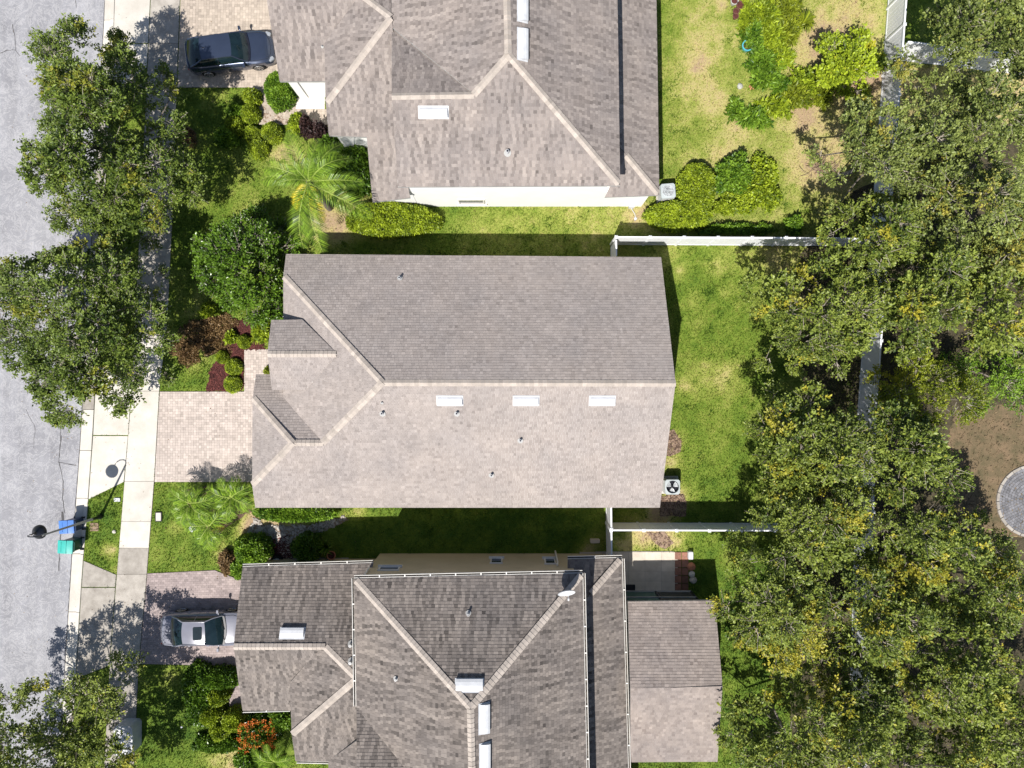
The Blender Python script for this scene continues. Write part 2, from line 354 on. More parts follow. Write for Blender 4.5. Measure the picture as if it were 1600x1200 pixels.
# kerb in segments
kerb = empty('kerb', W(140, 600)); tag(kerb, kind='structure')
kb = MB(); pts = [(a, b) for a, b in CURB_MID]
yy = [-150,-60,30,118,206,294,382,470,560,640,704,779,866,957,1060,1150,1250,1350]
for y0, y1 in zip(yy, yy[1:]):
    s = MB(); dropped = (560 <= y0 < 779) or y0 >= 866 and y1 <= 1060 or y1 <= 118
    ht = .035 if dropped else .015; rows = []
    for py in (y0+.4, y1-.4):
        o_, m_, i_ = W(xat(CURB_OUT, py), py), W(xat(CURB_MID, py), py), W(xat(CURB_IN, py), py)
        zg = -.12 if not dropped else -.09
        rows.append([(o_.x, o_.y, -.3), (o_.x, o_.y, -.095), (m_.x-.05, m_.y, zg), (m_.x+.02, m_.y, -.01 if not dropped else -.04), (m_.x+.06, m_.y, ht-.01), (i_.x-.015, i_.y, ht), (i_.x, i_.y, ht-.02), (i_.x, i_.y, -.3)])
    n = len(rows[0]); s.add(rows[0]+rows[1], [(i, i+1, n+i+1, n+i) for i in range(n-1)]+[tuple(range(n)), tuple(range(n, 2*n))[::-1]], a=random.random())
    s.build('kerb_segment', M_conc if y0 > 560 or y0 < 60 else M_concd, kerb, origin=kerb.location)
s = MB(); 
for j in range(len(CURB_IN)-1):
    a, b = W(*CURB_OUT[j]), W(*CURB_OUT[j+1]); c, d = W(*CURB_IN[j+1]), W(*CURB_IN[j])
    s.add([(a.x, a.y, -.16), (d.x, d.y, -.16), (c.x, c.y, -.16), (b.x, b.y, -.16)], [(0, 1, 2, 3)])
s.build('joint_bed', M_joint, kerb, origin=kerb.location)
# sidewalk slabs and driveway aprons
def slab(name, poly, z1, mats, parent, gap=.006, z0=-.06):
    c = np.mean(poly, 0); q = [(p[0]+(c[0]-p[0])*gap*2/max(.3, math.hypot(*(np.array(p)-c))), p[1]+(c[1]-p[1])*gap*2/max(.3, math.hypot(*(np.array(p)-c)))) for p in poly]
    return MB().prism(q, z0, z1, a=random.random()).build(name, mats, parent, origin=parent.location)
walk = empty('sidewalk', W(220, 600)); tag(walk, kind='structure')
yy = [-150,-60,68,110,150,190,230,270,310,344,388,427,471,512,560,611,752,815,856,897,1040,1085,1130,1175,1220,1300]
for y0, y1 in zip(yy, yy[1:]):
    poly = pxpoly([(xat(WALK_L, y0), y0), (xat(WALK_R, y0), y0), (xat(WALK_R, y1), y1), (xat(WALK_L, y1), y1)])
    slab('sidewalk_slab', poly, .03+random.uniform(-.002, .004), M_conc if 440 < y0 < 840 else M_concd, walk)  # darker concrete also paints the shade on slabs beneath the street trees
s = MB()
for j in range(len(WALK_L)-1):
    a, b = W(*WALK_L[j]), W(*WALK_L[j+1]); yr0, yr1 = WALK_L[j][1], WALK_L[j+1][1]; c, d = W(xat(WALK_R, yr1), yr1), W(xat(WALK_R, yr0), yr0)
    s.add([(a.x-.01, a.y, .012), (d.x+.01, d.y, .012), (c.x+.01, c.y, .012), (b.x-.01, b.y, .012)], [(0, 1, 2, 3)])
s.build('joint_bed', M_joint, walk, origin=walk.location)
def aprons():
    ap = empty('driveway_apron', W(170, 680)); tag(ap, kind='structure')
    A = [[(xat(CURB_IN,y)+1, y) for y in (-60,68)]+[(xat(WALK_L,68)-1,68),(xat(WALK_L,-60)-1,-60)], [(xat(CURB_IN,69)+1,69),(xat(WALK_L,69)-1,69),(xat(WALK_L,105)-1,105),(xat(CURB_IN,150)+1,150)],
         [(xat(CURB_IN,570)+1,570),(xat(WALK_L,600)-1,600),(xat(WALK_L,680)-1,680),(xat(CURB_IN,680)+1,680)], [(xat(CURB_IN,681)+1,681),(xat(WALK_L,681)-1,681),(xat(WALK_L,753)-1,753),(xat(CURB_IN,780)+1,780)],
         [(xat(CURB_IN,876)+1,876),(xat(WALK_L,898)-1,898),(xat(WALK_L,917)-1,917),(xat(CURB_IN,917)+1,917)], [(xat(CURB_IN,918)+1,918),(xat(WALK_L,918)-1,918),(xat(WALK_L,1040)-1,1040),(xat(CURB_IN,1060)+1,1060)]]
    for i, p in enumerate(A): slab('concrete_slab', pxpoly(p), .028, M_conc if i < 4 else M_concd, ap)
    return A
APR = aprons()
def paverfield(name, pxp, mat_, pw=.2, ph=.1, ang=0, z=.034, bedz=.022, gap=.005, label=None, stag=.5, kind='structure'):
    poly = pxpoly(pxp); ca, sa = math.cos(ang), math.sin(ang)
    R = [(p[0]*ca+p[1]*sa, -p[0]*sa+p[1]*ca) for p in poly]
    x0, x1 = min(p[0] for p in R), max(p[0] for p in R); y0, y1 = min(p[1] for p in R), max(p[1] for p in R)
    root = MB().add([(p[0], p[1], bedz) for p in poly], [tuple(range(len(poly))) if sum(poly[i][0]*poly[(i+1)%len(poly)][1]-poly[(i+1)%len(poly)][0]*poly[i][1] for i in range(len(poly))) > 0 else tuple(range(len(poly)))[::-1]]).build(name, M_joint)
    tag(root, label, None, None, kind); mb = MB(); r = 0; yv = y0
    while yv < y1:
        xv = x0-(pw*stag if r % 2 else 0)
        while xv < x1:
            c = clip(R, xv+gap/2, xv+pw-gap/2, yv+gap/2, yv+ph-gap/2)
            if area(c) > pw*ph*.08:
                q = [(p[0]*ca-p[1]*sa, p[0]*sa+p[1]*ca) for p in c]; mb.prism(q, bedz, z+random.uniform(-.004, .004), a=min(1, max(0, random.gauss(.5, .22))))
            xv += pw
        yv += ph; r += 1
    mb.build('paver', mat_, root, kind='stuff'); return root
XR = lambda y: xat(WALK_R, y)+1
DRV2 = [(XR(612),612),(382,612),(382,546),(440,546),(440,753),(XR(753),753)]
DRV1 = [(XR(-90),-90),(470,-90),(470,126),(451,126),(463,152),(462,171),(508,171),(540,171),(540,195),(405,195),(388,172),(392,137),(XR(137),137)]
DRV3 = [(XR(896),896),(336,891),(372,905),(400,906),(400,1112),(379,1112),(358,1108),(358,1040),(XR(1037),1037)]
paverfield('driveway', DRV2, M_paver, .14, .14, 0, stag=0, label='middle')
paverfield('driveway', DRV1, M_paver1, .15, .15, math.radians(-1), stag=0)
paverfield('driveway', DRV3, M_paver3, .2, .12, math.radians(1), stag=.5)
slab_root = tag(empty('concrete_pad', W(485, 160)), kind='structure')
slab('concrete_slab', pxpoly([(464,150),(508,150),(508,171),(462,171)]), .05, M_conc, slab_root)
side = tag(empty('side_walkway', W(470, 878)), kind='structure')
for a, b in ((410,455),(456,510),(511,545)): slab('concrete_slab', pxpoly([(a,872),(b,871),(b,890),(a,892)]), .03, M_concd, side)
# patio of house 3
patio = tag(empty('patio', W(1000, 893)), kind='structure')
for i in range(-1, 5):
    for j in range(4):
        x0 = 922+i*25.6+9; y0 = 862.5+j*15.2
        bright = False
        slab('patio_tile', pxpoly([(x0,y0),(x0+25.3,y0),(x0+25.3,y0+15),(x0,y0+15)]), .045+random.uniform(-.002,.002), M_tile, patio, .002)
MB().prism(pxpoly([(930,861.5),(1053,861.5),(1053,924),(930,924)]), -.05, .040).build('tile_bed', M_concd, patio, origin=patio.location)
bp = tag(empty('brick_path', W(1065, 893)), kind='structure')
for i in range(2):
    for j in range(5): slab('paving_block', pxpoly([(1054+i*11,862.5+j*12.2),(1064.4+i*11,862.5+j*12.2),(1064.4+i*11,874+j*12.2),(1054+i*11,874+j*12.2)]), .06+random.uniform(-.006,.006), M_brick, bp)
stp = tag(empty('stepping_stones', W(447, 857)), kind='structure')
for i in range(2):
    for j in range(2): slab('paving_stone', pxpoly([(434+i*12,850+j*12),(445+i*12,850+j*12),(445+i*12,861+j*12),(434+i*12,861+j*12)]), .035, M_tile if (i+j) % 3 else M_paver, stp)
# round patio on the far right
ctr = W(1613, 783); cp = tag(empty('round_patio', ctr), kind='structure')
mb = MB()
def ringp(mb, r0, r1, n, z, mi=0):
    for i in range(n):
        a0 = 2*math.pi*(i+.04)/n; a1 = 2*math.pi*(i+.96)/n
        mb.prism([(r0*math.cos(a0), r0*math.sin(a0)), (r1*math.cos(a0), r1*math.sin(a0)), (r1*math.cos(a1), r1*math.sin(a1)), (r0*math.cos(a1), r0*math.sin(a1))], 0, z+random.uniform(-.003,.003), mi, max(0, min(1, random.gauss(.5,.25))))
for k in range(11): ringp(mb, .12+k*.155, .26+k*.155, int(6+k*7), .05)
mb.build('paver', M_circ, cp, kind='stuff')
mb = MB(); ringp(mb, 1.83, 1.97, 26, .08); mb.build('edging_stone', M_concd, cp, kind='stuff')
MB().lathe([(1.99, 0), (1.99, .03), (.01, .031)], n=40).build('bedding', M_joint, cp)
# beds
def bed(name, pxp, mat_, z, mats2=None, chips=0, size=.05, label=None, hgt=.03):
    poly = pxpoly(pxp); P = []
    for i in range(len(poly)):
        a, b = np.array(poly[i]), np.array(poly[(i+1)%len(poly)]); n = max(1, int(np.hypot(*(b-a))/.25))
        for j in range(n):
            q = a+(b-a)*j/n; P.append((q[0]+random.uniform(-.05,.05), q[1]+random.uniform(-.05,.05)))
    if sum(P[i][0]*P[(i+1)%len(P)][1]-P[(i+1)%len(P)][0]*P[i][1] for i in range(len(P))) < 0: P = P[::-1]
    o = MB().add([(p[0], p[1], z) for p in P], [tuple(range(len(P)))]).build(name, mat_, kind='structure')
    if chips:
        A = np.array(P); lo, hi = A.min(0), A.max(0); pts = lo+rng.random((chips, 2))*(hi-lo); pts = pts[pip(pts, P)]; mb = MB()
        for x, y in pts:
            s = size*random.uniform(.5, 1.4); mb.box((x, y, z+hgt*random.random()), (s*1.8, s*.6, s*.35), random.uniform(0, 3.14), a=random.random())
        mb.build('mulch_chip' if size < .07 else 'stone', mats2 or mat_, o, kind='stuff')
    return o
bed('mulch_bed', [(368,500),(392,500),(414,512),(414,546),(381,548),(381,600),(378,611),(322,611),(330,575),(345,560),(352,545),(362,520)], M_mulch, .022, None, 5200)
bed('mulch_bed', [(405,160),(420,176),(455,186),(450,196),(412,192)], M_dirt, .02, None, 300)
M_gravel = M('pale_gravel', (.40,.37,.33), (.30,.27,.25), 8, .9, 60, .3, .4, useattr=.4)
bed('gravel_path', [(398,806),(412,820),(480,822),(536,806),(546,812),(500,832),(462,838),(452,850),(428,850),(425,838),(400,845),(385,838)], M_dirt, .022, M_gravel, 1500, .09)
bed('mulch_bed', [(425,838),(455,836),(458,872),(425,875)], M_mulch, .026, None, 700)
bed('soil_bed', [(1040,675),(1052,672),(1066,690),(1064,705),(1048,712),(1036,712)], M_dirt, .02, M_mulchb, 300)
bed('soil_bed', [(1030,775),(1068,772),(1072,786),(1070,806),(1030,806)], M_dirt, .02, M_mulchb, 350)
bed('soil_bed', [(1010,832),(1040,832),(1052,850),(1040,858),(1024,850)], M_dirt, .02, M_mulchb, 150)
M_soilm = M('brown_soil', (.20, .14, .085), (.10, .085, .045), 1.6, .95, 40, .5, .8, useattr=.4)
bed('soil_bed', [(1492,640),(1560,632),(1720,632),(1720,850),(1505,832),(1480,760),(1478,700)], M_soilm, .02, M_soilm, 2500, .05)
bed('leaf_litter', [(1250,400),(1330,300),(1700,140),(1700,630),(1500,640),(1475,720),(1500,830),(1700,850),(1700,1300),(1240,1300),(1230,900),(1255,760)], M_floor, .012, M_floor, 9000, .06)

# ---------------------------------------------------------------- roofs
class Plane:
    def __init__(s, ref, z0, n, slope, px):
        s.n = Vector((*n, 0)).normalized(); s.sl = slope; s.z0 = z0; s.ref = W(*ref, z0); s.px = px
        th = math.atan(slope); s.u = Vector((s.n.y, -s.n.x, 0)); s.v = s.n*math.cos(th)+Vector((0, 0, math.sin(th))); s.N = s.u.cross(s.v)
        if s.N.z < 0: s.u = -s.u; s.N = s.u.cross(s.v)
        s.poly = [s.at(*p) for p in px]; s.cen = sum(s.poly, Vector())/len(s.poly)
    def at(s, px, py, off=0):
        kx, ky = (px-800)/F, (600-py)/F; a = s.n.x*kx+s.n.y*ky; c = s.n.x*s.ref.x+s.n.y*s.ref.y
        d = (a*(H-s.z0)-c)/(1+s.sl*a); z = s.z0+s.sl*d
        return Vector((kx*(H-z), ky*(H-z), z))+s.N*off
    def uv(s, p): q = p-s.ref; return (q.dot(s.u), q.dot(s.v))
    def xyz(s, u, v, o=0): return s.ref+s.u*u+s.v*v+s.N*o
def shingle_plane(mb, pl, e=.143, stripe=0, seed=0):
    P = [pl.uv(p) for p in pl.poly]; u0, u1 = min(p[0] for p in P), max(p[0] for p in P); v0, v1 = min(p[1] for p in P), max(p[1] for p in P)
    r = int(math.floor(v0/e)); rs = random.Random(seed)
    while r*e < v1:
        va = r*e; u = u0-rs.random()*.3
        while u < u1:
            w = rs.choice((.12, .15, .17, .21)); c = clip(P, u+.003, u+w-.003, va, va+e)
            if area(c) > .0015:
                cx = sum(p[0] for p in c)/len(c); cy = va
                q = pl.xyz(cx, cy); val = rs.gauss(.5, .11 if not stripe else .10)
                if stripe:
                    wv = math.sin(cx*19+1.6*math.sin(cy*2.1+cx)+9*float(vnoise(cx, cy, .55, 40)))
                    val += stripe*(wv*.5*(.4+float(vnoise(cx*.7, cy, 1.6, 41)))) + (float(vnoise(cx*3.5, cy*1.2, 1., 42))-.5)*stripe
                else: val += (float(vnoise(q.x, q.y, .9, 43))-.5)*.15
                th = .016 if rs.random() < .4 else .011
                top = [pl.xyz(p[0], p[1], .004+th*(1-(p[1]-va)/e)) for p in c]; bot = [pl.xyz(p[0], p[1], 0) for p in c]
                n = len(c); k = len(mb.v); ccw = sum(c[i][0]*c[(i+1)%n][1]-c[(i+1)%n][0]*c[i][1] for i in range(n)) > 0
                if not ccw: top.reverse(); bot.reverse()
                mb.add(top+bot, [tuple(range(n))]+[(i, n+i, n+(i+1)%n, (i+1)%n) for i in range(n)], a=min(1, max(0, val)))
            u += w
        r += 1
def deck(mb, pl, th=.14):
    top = [tuple(p) for p in pl.poly]; n = len(top)
    if sum(top[i][0]*top[(i+1)%n][1]-top[(i+1)%n][0]*top[i][1] for i in range(n)) < 0: top = top[::-1]
    bot = [(p[0], p[1], p[2]-th) for p in top]
    mb.add(top+bot, [tuple(range(n)), tuple(range(n, 2*n))[::-1]]+[(i, n+i, n+(i+1)%n, (i+1)%n) for i in range(n)])
def caps(mb, A, B, pa, pb, hw=.16, step=.2):
    """folded cap shingles from pixel pa to pixel pb over the joint of planes A and B"""
    a, b = A.at(*pa), A.at(*pb); a2, b2 = B.at(*pa), B.at(*pb)
    if a2.z > a.z: a = a2
    if b2.z > b.z: b = b2
    L = (b-a).length; d = (b-a)/L; low = a.z < b.z
    if not low: a, b = b, a; d = -d
    sides = []
    for pl in (A, B):
        q = pl.N.cross(d).normalized()
        if q.dot(pl.cen-a) < 0: q = -q
        sides.append(q)
    up = (A.N+B.N).normalized(); n = max(1, int(L/step)); st = L/n
    for i in range(n):
        p0 = a+d*(i*st); p1 = a+d*((i+1)*st+.02); h0, h1 = .048, .03; v = min(1, max(0, random.gauss(.5, .25)))
        S0, S1 = sides; k0 = .03
        top0, top1 = p0+up*h0, p1+up*h1
        l0, l1 = p0+S0*hw+A.N*(h0-.015), p1+S0*hw+A.N*(h1-.015); r0, r1 = p0+S1*hw+B.N*(h0-.015), p1+S1*hw+B.N*(h1-.015)
        lb, rb = p0+S0*hw, p0+S1*hw; lb1, rb1 = p1+S0*hw, p1+S1*hw
        mb.add([top0, top1, l0, l1, r0, r1, lb, rb, lb1, rb1, p0], [(0, 1, 3, 2), (0, 4, 5, 1), (2, 3, 8, 6), (4, 7, 9, 5), (0, 2, 6, 10), (0, 10, 7, 4)], a=v)
def roof_vent(pl, px, py, w, d, parent, flip=False, hgt=.16):
    """low metal ridge vent: curved shell, open front face with louvre, flange. w along the eave direction, d up the slope"""
    c = pl.at(px, py); u, v = pl.u, pl.v; N = pl.N; mb = MB(); prof = [(.5, .02), (.3, .55), (.05, .85), (-.25, 1), (-.5, .93), (-.5, .25)]
    P = [[c+u*s*w/2+v*a*d+N*(b*hgt+.03) for a, b in prof] for s in (-1, 1)]; mb.grid(P)
    n = len(prof)
    for s in (0, 1): mb.add(P[s]+[c+u*(s*2-1)*w/2-v*d/2+N*.03], [tuple(range(n+1)) if s else tuple(range(n+1))[::-1]])
    o = mb.build('roof_vent', M_vent, parent, smooth=False, origin=ROOT.location)
    f = MB(); e = .05; f.add([c+u*(w/2+e)*a+v*(d/2+e)*b+N*.036 for a, b in ((-1,-1),(1,-1),(1,1),(-1,1))]+[c+u*(w/2+e)*a+v*(d/2+e)*b for a, b in ((-1,-1),(1,-1),(1,1),(-1,1))], [(0,1,2,3),(0,4,5,1),(1,5,6,2),(2,6,7,3),(3,7,4,0)])
    q = [c+u*w*.47*s-v*d*.505+N*(hgt*h+.03) for s, h in ((-1,.1),(1,.1),(1,.75),(-1,.75))]
    f.build('vent_flange', M_vent, o.parent, origin=ROOT.location)
def pipe(pl, px, py, parent, r=.06, h=.28):
    c = pl.at(px, py); mb = MB(); mb.tube([c-Vector((0,0,.1)), c+Vector((0,0,h))], r, 10, 0); mb.tube([c+Vector((0,0,h+.002)), c+Vector((0,0,h+.006))], r*.72, 10, 1)  # black disc on top paints the shade inside the open pipe
    mb.tube([c+pl.N*.02, c+pl.N*.05], r*2.4, 10, 2); mb.build('vent_pipe', [M_vent, M_black, M_trimgrey], parent, origin=ROOT.location)
def gutter(pts, outdir, parent, w=.125, h=.11, rim=M_trim, inner=None, brk=1.15):
    """open U gutter along 3D points, brackets across"""
    pts = [Vector(p) for p in pts]; o = Vector((*outdir, 0)); mb = MB(); k = len(pts)
    prof = [(0, 0), (0, -h), (w, -h), (w, 0), (w-.02, 0), (w-.02, -h+.02), (.02, -h+.02), (.02, 0)]
    vs = [p+o*a+Vector((0, 0, b)) for p in pts for a, b in prof]; n = 8
    for i in range(k-1):
        for j in range(n):
            mb.add([vs[i*n+j], vs[i*n+(j+1)%n], vs[(i+1)*n+(j+1)%n], vs[(i+1)*n+j]], [(0, 1, 2, 3)], mi=1 if j == 5 else 0)
    mb.add(vs[:8], [tuple(range(8))]); mb.add(vs[-8:], [tuple(range(8))[::-1]])
    g = mb.build('gutter', [rim, M_litter], parent, origin=ROOT.location); b = MB()
    for i in range(k-1):
        L = (pts[i+1]-pts[i]).length; m = max(1, int(L/brk)); d = (pts[i+1]-pts[i])/L
        for j in range(1, m):
            p = pts[i]+d*(L*j/m)+Vector((0, 0, .004)); b.add([p-d*.025, p+d*.025, p+d*.025+o*w, p-d*.025+o*w], [(0, 1, 2, 3)])
            b.add([p-d*.025+Vector((0,0,-.012)), p+d*.025+Vector((0,0,-.012)), p+d*.025+o*w+Vector((0,0,-.012)), p-d*.025+o*w+Vector((0,0,-.012))], [(3, 2, 1, 0)])
    if b.v: b.build('gutter_bracket', rim, parent, kind='stuff', origin=ROOT.location)
    return g
M_litter = M('gutter_litter', (.16, .14, .12), (.03, .028, .026), 9, .9, 30, .5, 0)
def window(cx, y, z0, z1, w, parent, facing=-1, light=False):
    """window in a wall whose face is at y; facing -1 south, +1 north"""
    f = MB(); t = .06; yy_ = y+facing*.02
    for bx, bz, sx, sz in ((cx, z1, w+2*t, t), (cx, z0, w+2*t, t), (cx-w/2, (z0+z1)/2, t, z1-z0), (cx+w/2, (z0+z1)/2, t, z1-z0)): f.box((bx, yy_, bz), (sx, .09, sz))
    f.box((cx, y+facing*.06, z0-.05), (w+.25, .16, .05)); o = f.build('window', M_trim, parent, origin=ROOT.location)
    MB().box((cx, y+facing*.012, (z0+z1)/2), (w, .02, z1-z0)).build('pane', M_pane, o, origin=ROOT.location)
def wallprism(poly, z0, z1, mat_, parent, name='wall'): return MB().prism(poly, z0, z1).build(name, mat_, parent, origin=ROOT.location)

# ---- middle house
ROOT = H2 = empty('house', (-2, 0, 0), 'middle house with light taupe roof and three white roof vents in a row', 'house')
S2 = .476
N2 = Plane((740,399.5), 2.9, (0,-1), S2, [(447,397),(1033,402),(1055.5,598),(597,597),(443,430)])
S2p = Plane((700,793), 2.9, (0,1), S2, [(597,597),(1055.5,598),(1031,793),(399,793),(394,757),(457,692),(505,691)])
W2 = Plane((443,460), 3.44, (1,0), S2, [(443,430),(597,597),(505,691),(443,622)])
G2N = Plane((410,585), 2.9, (0,-1), S2, [(400,585),(470,585),(470,640),(505,691),(457,692),(395,621)])
G2W = Plane((394.5,690), 3.45, (1,0), S2, [(395,621),(457,692),(394,757)])
P2N = Plane((440,500), 4.1, (0,-1), S2, [(424,500),(472,499),(526,552),(418,552)])
P2S = Plane((440,609), 4.1, (0,1), S2, [(418,553),(527,553),(478,609),(425,609)])
for pl in (G2N,): pl.poly[2] = pl.at(455, 628); 
def roofset(planes, mats, stripe=0, seed=0, trim=M_trim, name='roof'):
    mb = MB(); [deck(mb, p) for p in planes]; r = mb.build(name, trim, ROOT, origin=ROOT.location)
    mb = MB(); [shingle_plane(mb, p, stripe=stripe, seed=seed+i) for i, p in enumerate(planes)]
    mb.build('shingle', mats, r, kind='stuff', origin=ROOT.location); return r
R2 = roofset([N2, S2p, W2, G2N, G2W, P2N, P2S], M_roof2, 0, 1)
mb = MB()
for a, b, p, q in ((N2,S2p,(599,598),(1055.5,599)),(N2,W2,(444,432),(597,598)),(S2p,W2,(504,692),(597,598)),(G2N,S2p,(457,692),(505,692)),(G2N,G2W,(395.5,622),(457,692)),(S2p,G2W,(394.5,757),(457,692)),(P2N,P2S,(418.3,553),(525,553))):
    caps(mb, a, b, p, q)
mb.build('ridge_cap', M_cap, R2, kind='stuff', origin=ROOT.location)
for x in (703, 822, 941): roof_vent(S2p, x, 625.5, 1.13, .42, R2, hgt=.15)
pipe(N2, 625, 435, R2); 
for x, y in ((598,646),(714,646),(768,742),(813,688)): pipe(S2p, x, y, R2)
pipe(S2p, 597, 629, R2, .03, .12)
wallprism([(-10.8,-5.75),(7.0,-5.75),(7.0,6.05),(-10.8,6.05)], 0, 2.86, M_wallb, H2)
wallprism([(-12.3,-5.75),(-10.8,-5.75),(-10.8,.05),(-12.3,.05)], 0, 2.86, M_wallb, H2)
g = MB(); g.add([(6.98,-5.75,2.8),(6.98,6.05,2.8),(6.98,.1,5.62),(6.84,-5.75,2.8),(6.84,6.05,2.8),(6.84,.1,5.62)], [(0,1,2),(5,4,3),(0,3,4,1),(1,4,5,2),(2,5,3,0)])
g.build('gable_wall', M_wallb, H2, origin=ROOT.location); g = MB()
g.add([(-11.3,2.9,3.1),(-11.3,-.2,3.1),(-11.3,1.4,4.6),(-11.15,2.9,3.1),(-11.15,-.2,3.1),(-11.15,1.4,4.6)], [(0,1,2),(5,4,3),(0,3,4,1),(1,4,5,2),(2,5,3,0)])
g.build('gable_wall', M_wallb, H2, origin=ROOT.location)
for y in (2.8, -.1): MB().box((-11.2, y, 1.95), (.35, .35, 3.9)).build('porch_column', M_trim, H2, origin=ROOT.location)
d = MB(); d.box((-12.32, -2.9, 1.1), (.06, 4.8, 2.2)); [d.box((-12.36, -2.9, .3+.52*i), (.03, 4.7, .46)) for i in range(4)]
d.build('garage_door', M_trim, H2, origin=ROOT.location)
window(-6, -5.78, .9, 2.1, 1.2, H2, -1); window(0, -5.78, .9, 2.1, 1.2, H2, -1); window(-4, 6.07, .9, 2.1, 1.0, H2, 1)

# ---- top house
ROOT = H1 = empty('house', (-2, 16, 0), 'house with white walls and mottled grey shingle roof at the top of the picture', 'house')
U1S = Plane((780,291), 5.4, (0,1), .476, [(612,149),(741,147),(795,85),(969,290),(622,292)])
U1W = Plane((612,20), 5.4, (1,0), .44, [(612,-110),(793,-110),(795,85),(741,147),(612,42)])
U1E = Plane((967,140), 5.4, (-1,0), .476, [(963,-110),(969,290),(795,85),(793,-110)])
U1N = Plane((612,149), 7.06, (0,-1), .476, [(612,149),(741,147),(612,42)]); 
L1E = Plane((1028,200), 2.9, (-1,0), .476, [(1024,-110),(1030,304),(981,245),(935,190),(935,-110)])
L1S = Plane((990,308), 2.9, (0,1), .476, [(945,308),(1029.5,305),(981,245),(940,200),(940,280),(955,287)])
A1 = Plane((470,127), 3.1, (0,1), .5, [(437,127),(520,127),(520,60),(565,-5),(590,-110),(401,-110),(417,0)])
B1 = Plane((508,100), 4.2, (1,0), .4, [(507,68),(509,162),(611,27),(562,-8)])
C1 = Plane((600,312), 2.9, (0,1), .345, [(509,162),(514,212),(573,214),(582,316),(641,309),(637,288),(622,150),(612,26)])
B1N = Plane((611,27), 5.55, (0,-1), .4, [(562,-10),(562,-110),(611,-110),(611,27)])
R1 = roofset([U1S,U1W,U1E,U1N,L1E,L1S,A1,B1,C1,B1N], M_roof1, .36, 20, M_trimgrey)
mb = MB()
for a, b, p, q in ((U1S,U1N,(612,150),(740,148)),(U1S,U1W,(740,148),(795,85)),(U1S,U1E,(967,287),(795,86)),(U1W,U1E,(794,84),(790,-90)),(L1S,L1E,(1028,302),(979,243)),(B1,C1,(511,160),(610,28)),(B1,B1N,(565,-8),(610,26))):
    caps(mb, a, b, p, q)
mb.build('ridge_cap', M_cap, R1, kind='stuff', origin=ROOT.location)
roof_vent(U1S, 677.5, 175.5, 1.25, .45, R1); roof_vent(U1E, 816, 11, 1.25, .42, R1); roof_vent(U1E, 816, 70, 1.32, .42, R1)
pipe(U1S, 793, 239, R1, .07, .3); pipe(A1, 504, 73, R1, .03, .12)
wallprism([(-5.0,9.55),(4.6,9.55),(4.6,27),(-5.0,27)], 0, 5.12, M_wallw, H1)
wallprism([(4.6,9.55),(6.95,9.55),(6.95,27),(4.6,27)], 0, 2.86, M_wallw, H1)
wallprism([(-6.7,9.6),(-5.05,9.6),(-5.05,27),(-6.7,27)], 0, 2.84, M_wallw, H1)
wallprism([(-8.7,12.3),(-6.7,12.3),(-6.7,27),(-8.7,27)], 0, 3.6, M_wallw, H1)
wallprism([(-11.45,15.43),(-8.7,15.43),(-8.7,27),(-11.45,27)], 0, 3.0, M_wallw, H1)
MB().box((-10.95, 15.41, 1.5), (.03, .05, 2.9)).build('corner_trim', M_trimgrey, H1, origin=ROOT.location)
g = MB(); g.add([(-5.12,9.55,5.2),(-5.12,15.8,5.2),(-5.12,12.6,6.95),(-5.0,9.55,5.2),(-5.0,15.8,5.2),(-5.0,12.6,6.95)], [(0,1,2),(5,4,3),(0,3,4,1),(1,4,5,2),(2,5,3,0)])
g.build('gable_wall', M_wallw, H1, origin=ROOT.location)
window(-2.12, 9.55, .7, 1.55, 1.3, H1, -1)

# ---- bottom house
ROOT = H3 = empty('house', (-3, -15, 0), 'house with beige walls, white gutters and dark weathered roof at the bottom of the picture', 'house')
U3N = Plane((740,899.5), 5.4, (0,-1), .476, [(553,904),(910,896),(735,1107)])
U3W = Plane((554,1000), 5.4, (1,0), .44, [(553,904),(735,1107),(737,1320),(741,1320),(636,1204),(557,1105)])
U3E = Plane((912,950), 5.4, (-1,0), .476, [(910,896),(919,1320),(738,1320),(735,1107)])
U3G = Plane((590,1105), 5.4, (0,-1), .476, [(557,1105),(636,1204),(735,1320),(558,1320)])
U3W.poly = [U3W.at(*p) for p in [(553,904),(735,1107),(739,1320),(733,1319),(636,1204),(557,1105)]]; U3W.px = [(553,904),(735,1107),(739,1320),(733,1319),(636,1204),(557,1105)]
L3N = Plane((930,873), 2.9, (0,-1), .476, [(887,875),(971,872),(926,925),(897,958),(887,958)])
L3E = Plane((974,950), 2.9, (-1,0), .476, [(971,872),(985,1320),(893,1320),(897,958),(926,925)])
A3N = Plane((480,883), 2.9, (0,-1), .476, [(379,886),(583,880),(580,900),(575,1075),(508,1010),(365,1010)])
A3S = Plane((415,1110), 2.75, (0,1), .476, [(365,1010),(508,1010),(500,1014),(460,1062),(460,1110),(379,1110)])
B3 = Plane((453,1100), 3.8, (1,0), .38, [(453,1067),(500,1012),(508,1010),(560,1062),(456,1149)])
C3 = Plane((490,1189), 3.35, (0,1), .38, [(456,1149),(560,1062),(562,1105),(562,1152),(512,1190),(462,1189)])
D3 = Plane((515,1200), 3.35, (1,0), .476, [(513,1189),(563,1153),(563,1320),(517,1320)])
R3 = roofset([U3N,U3W,U3E,U3G,L3N,L3E,A3N,A3S,B3,C3,D3], M_roof3, .42, 50, M_trimgrey)
mb = MB()
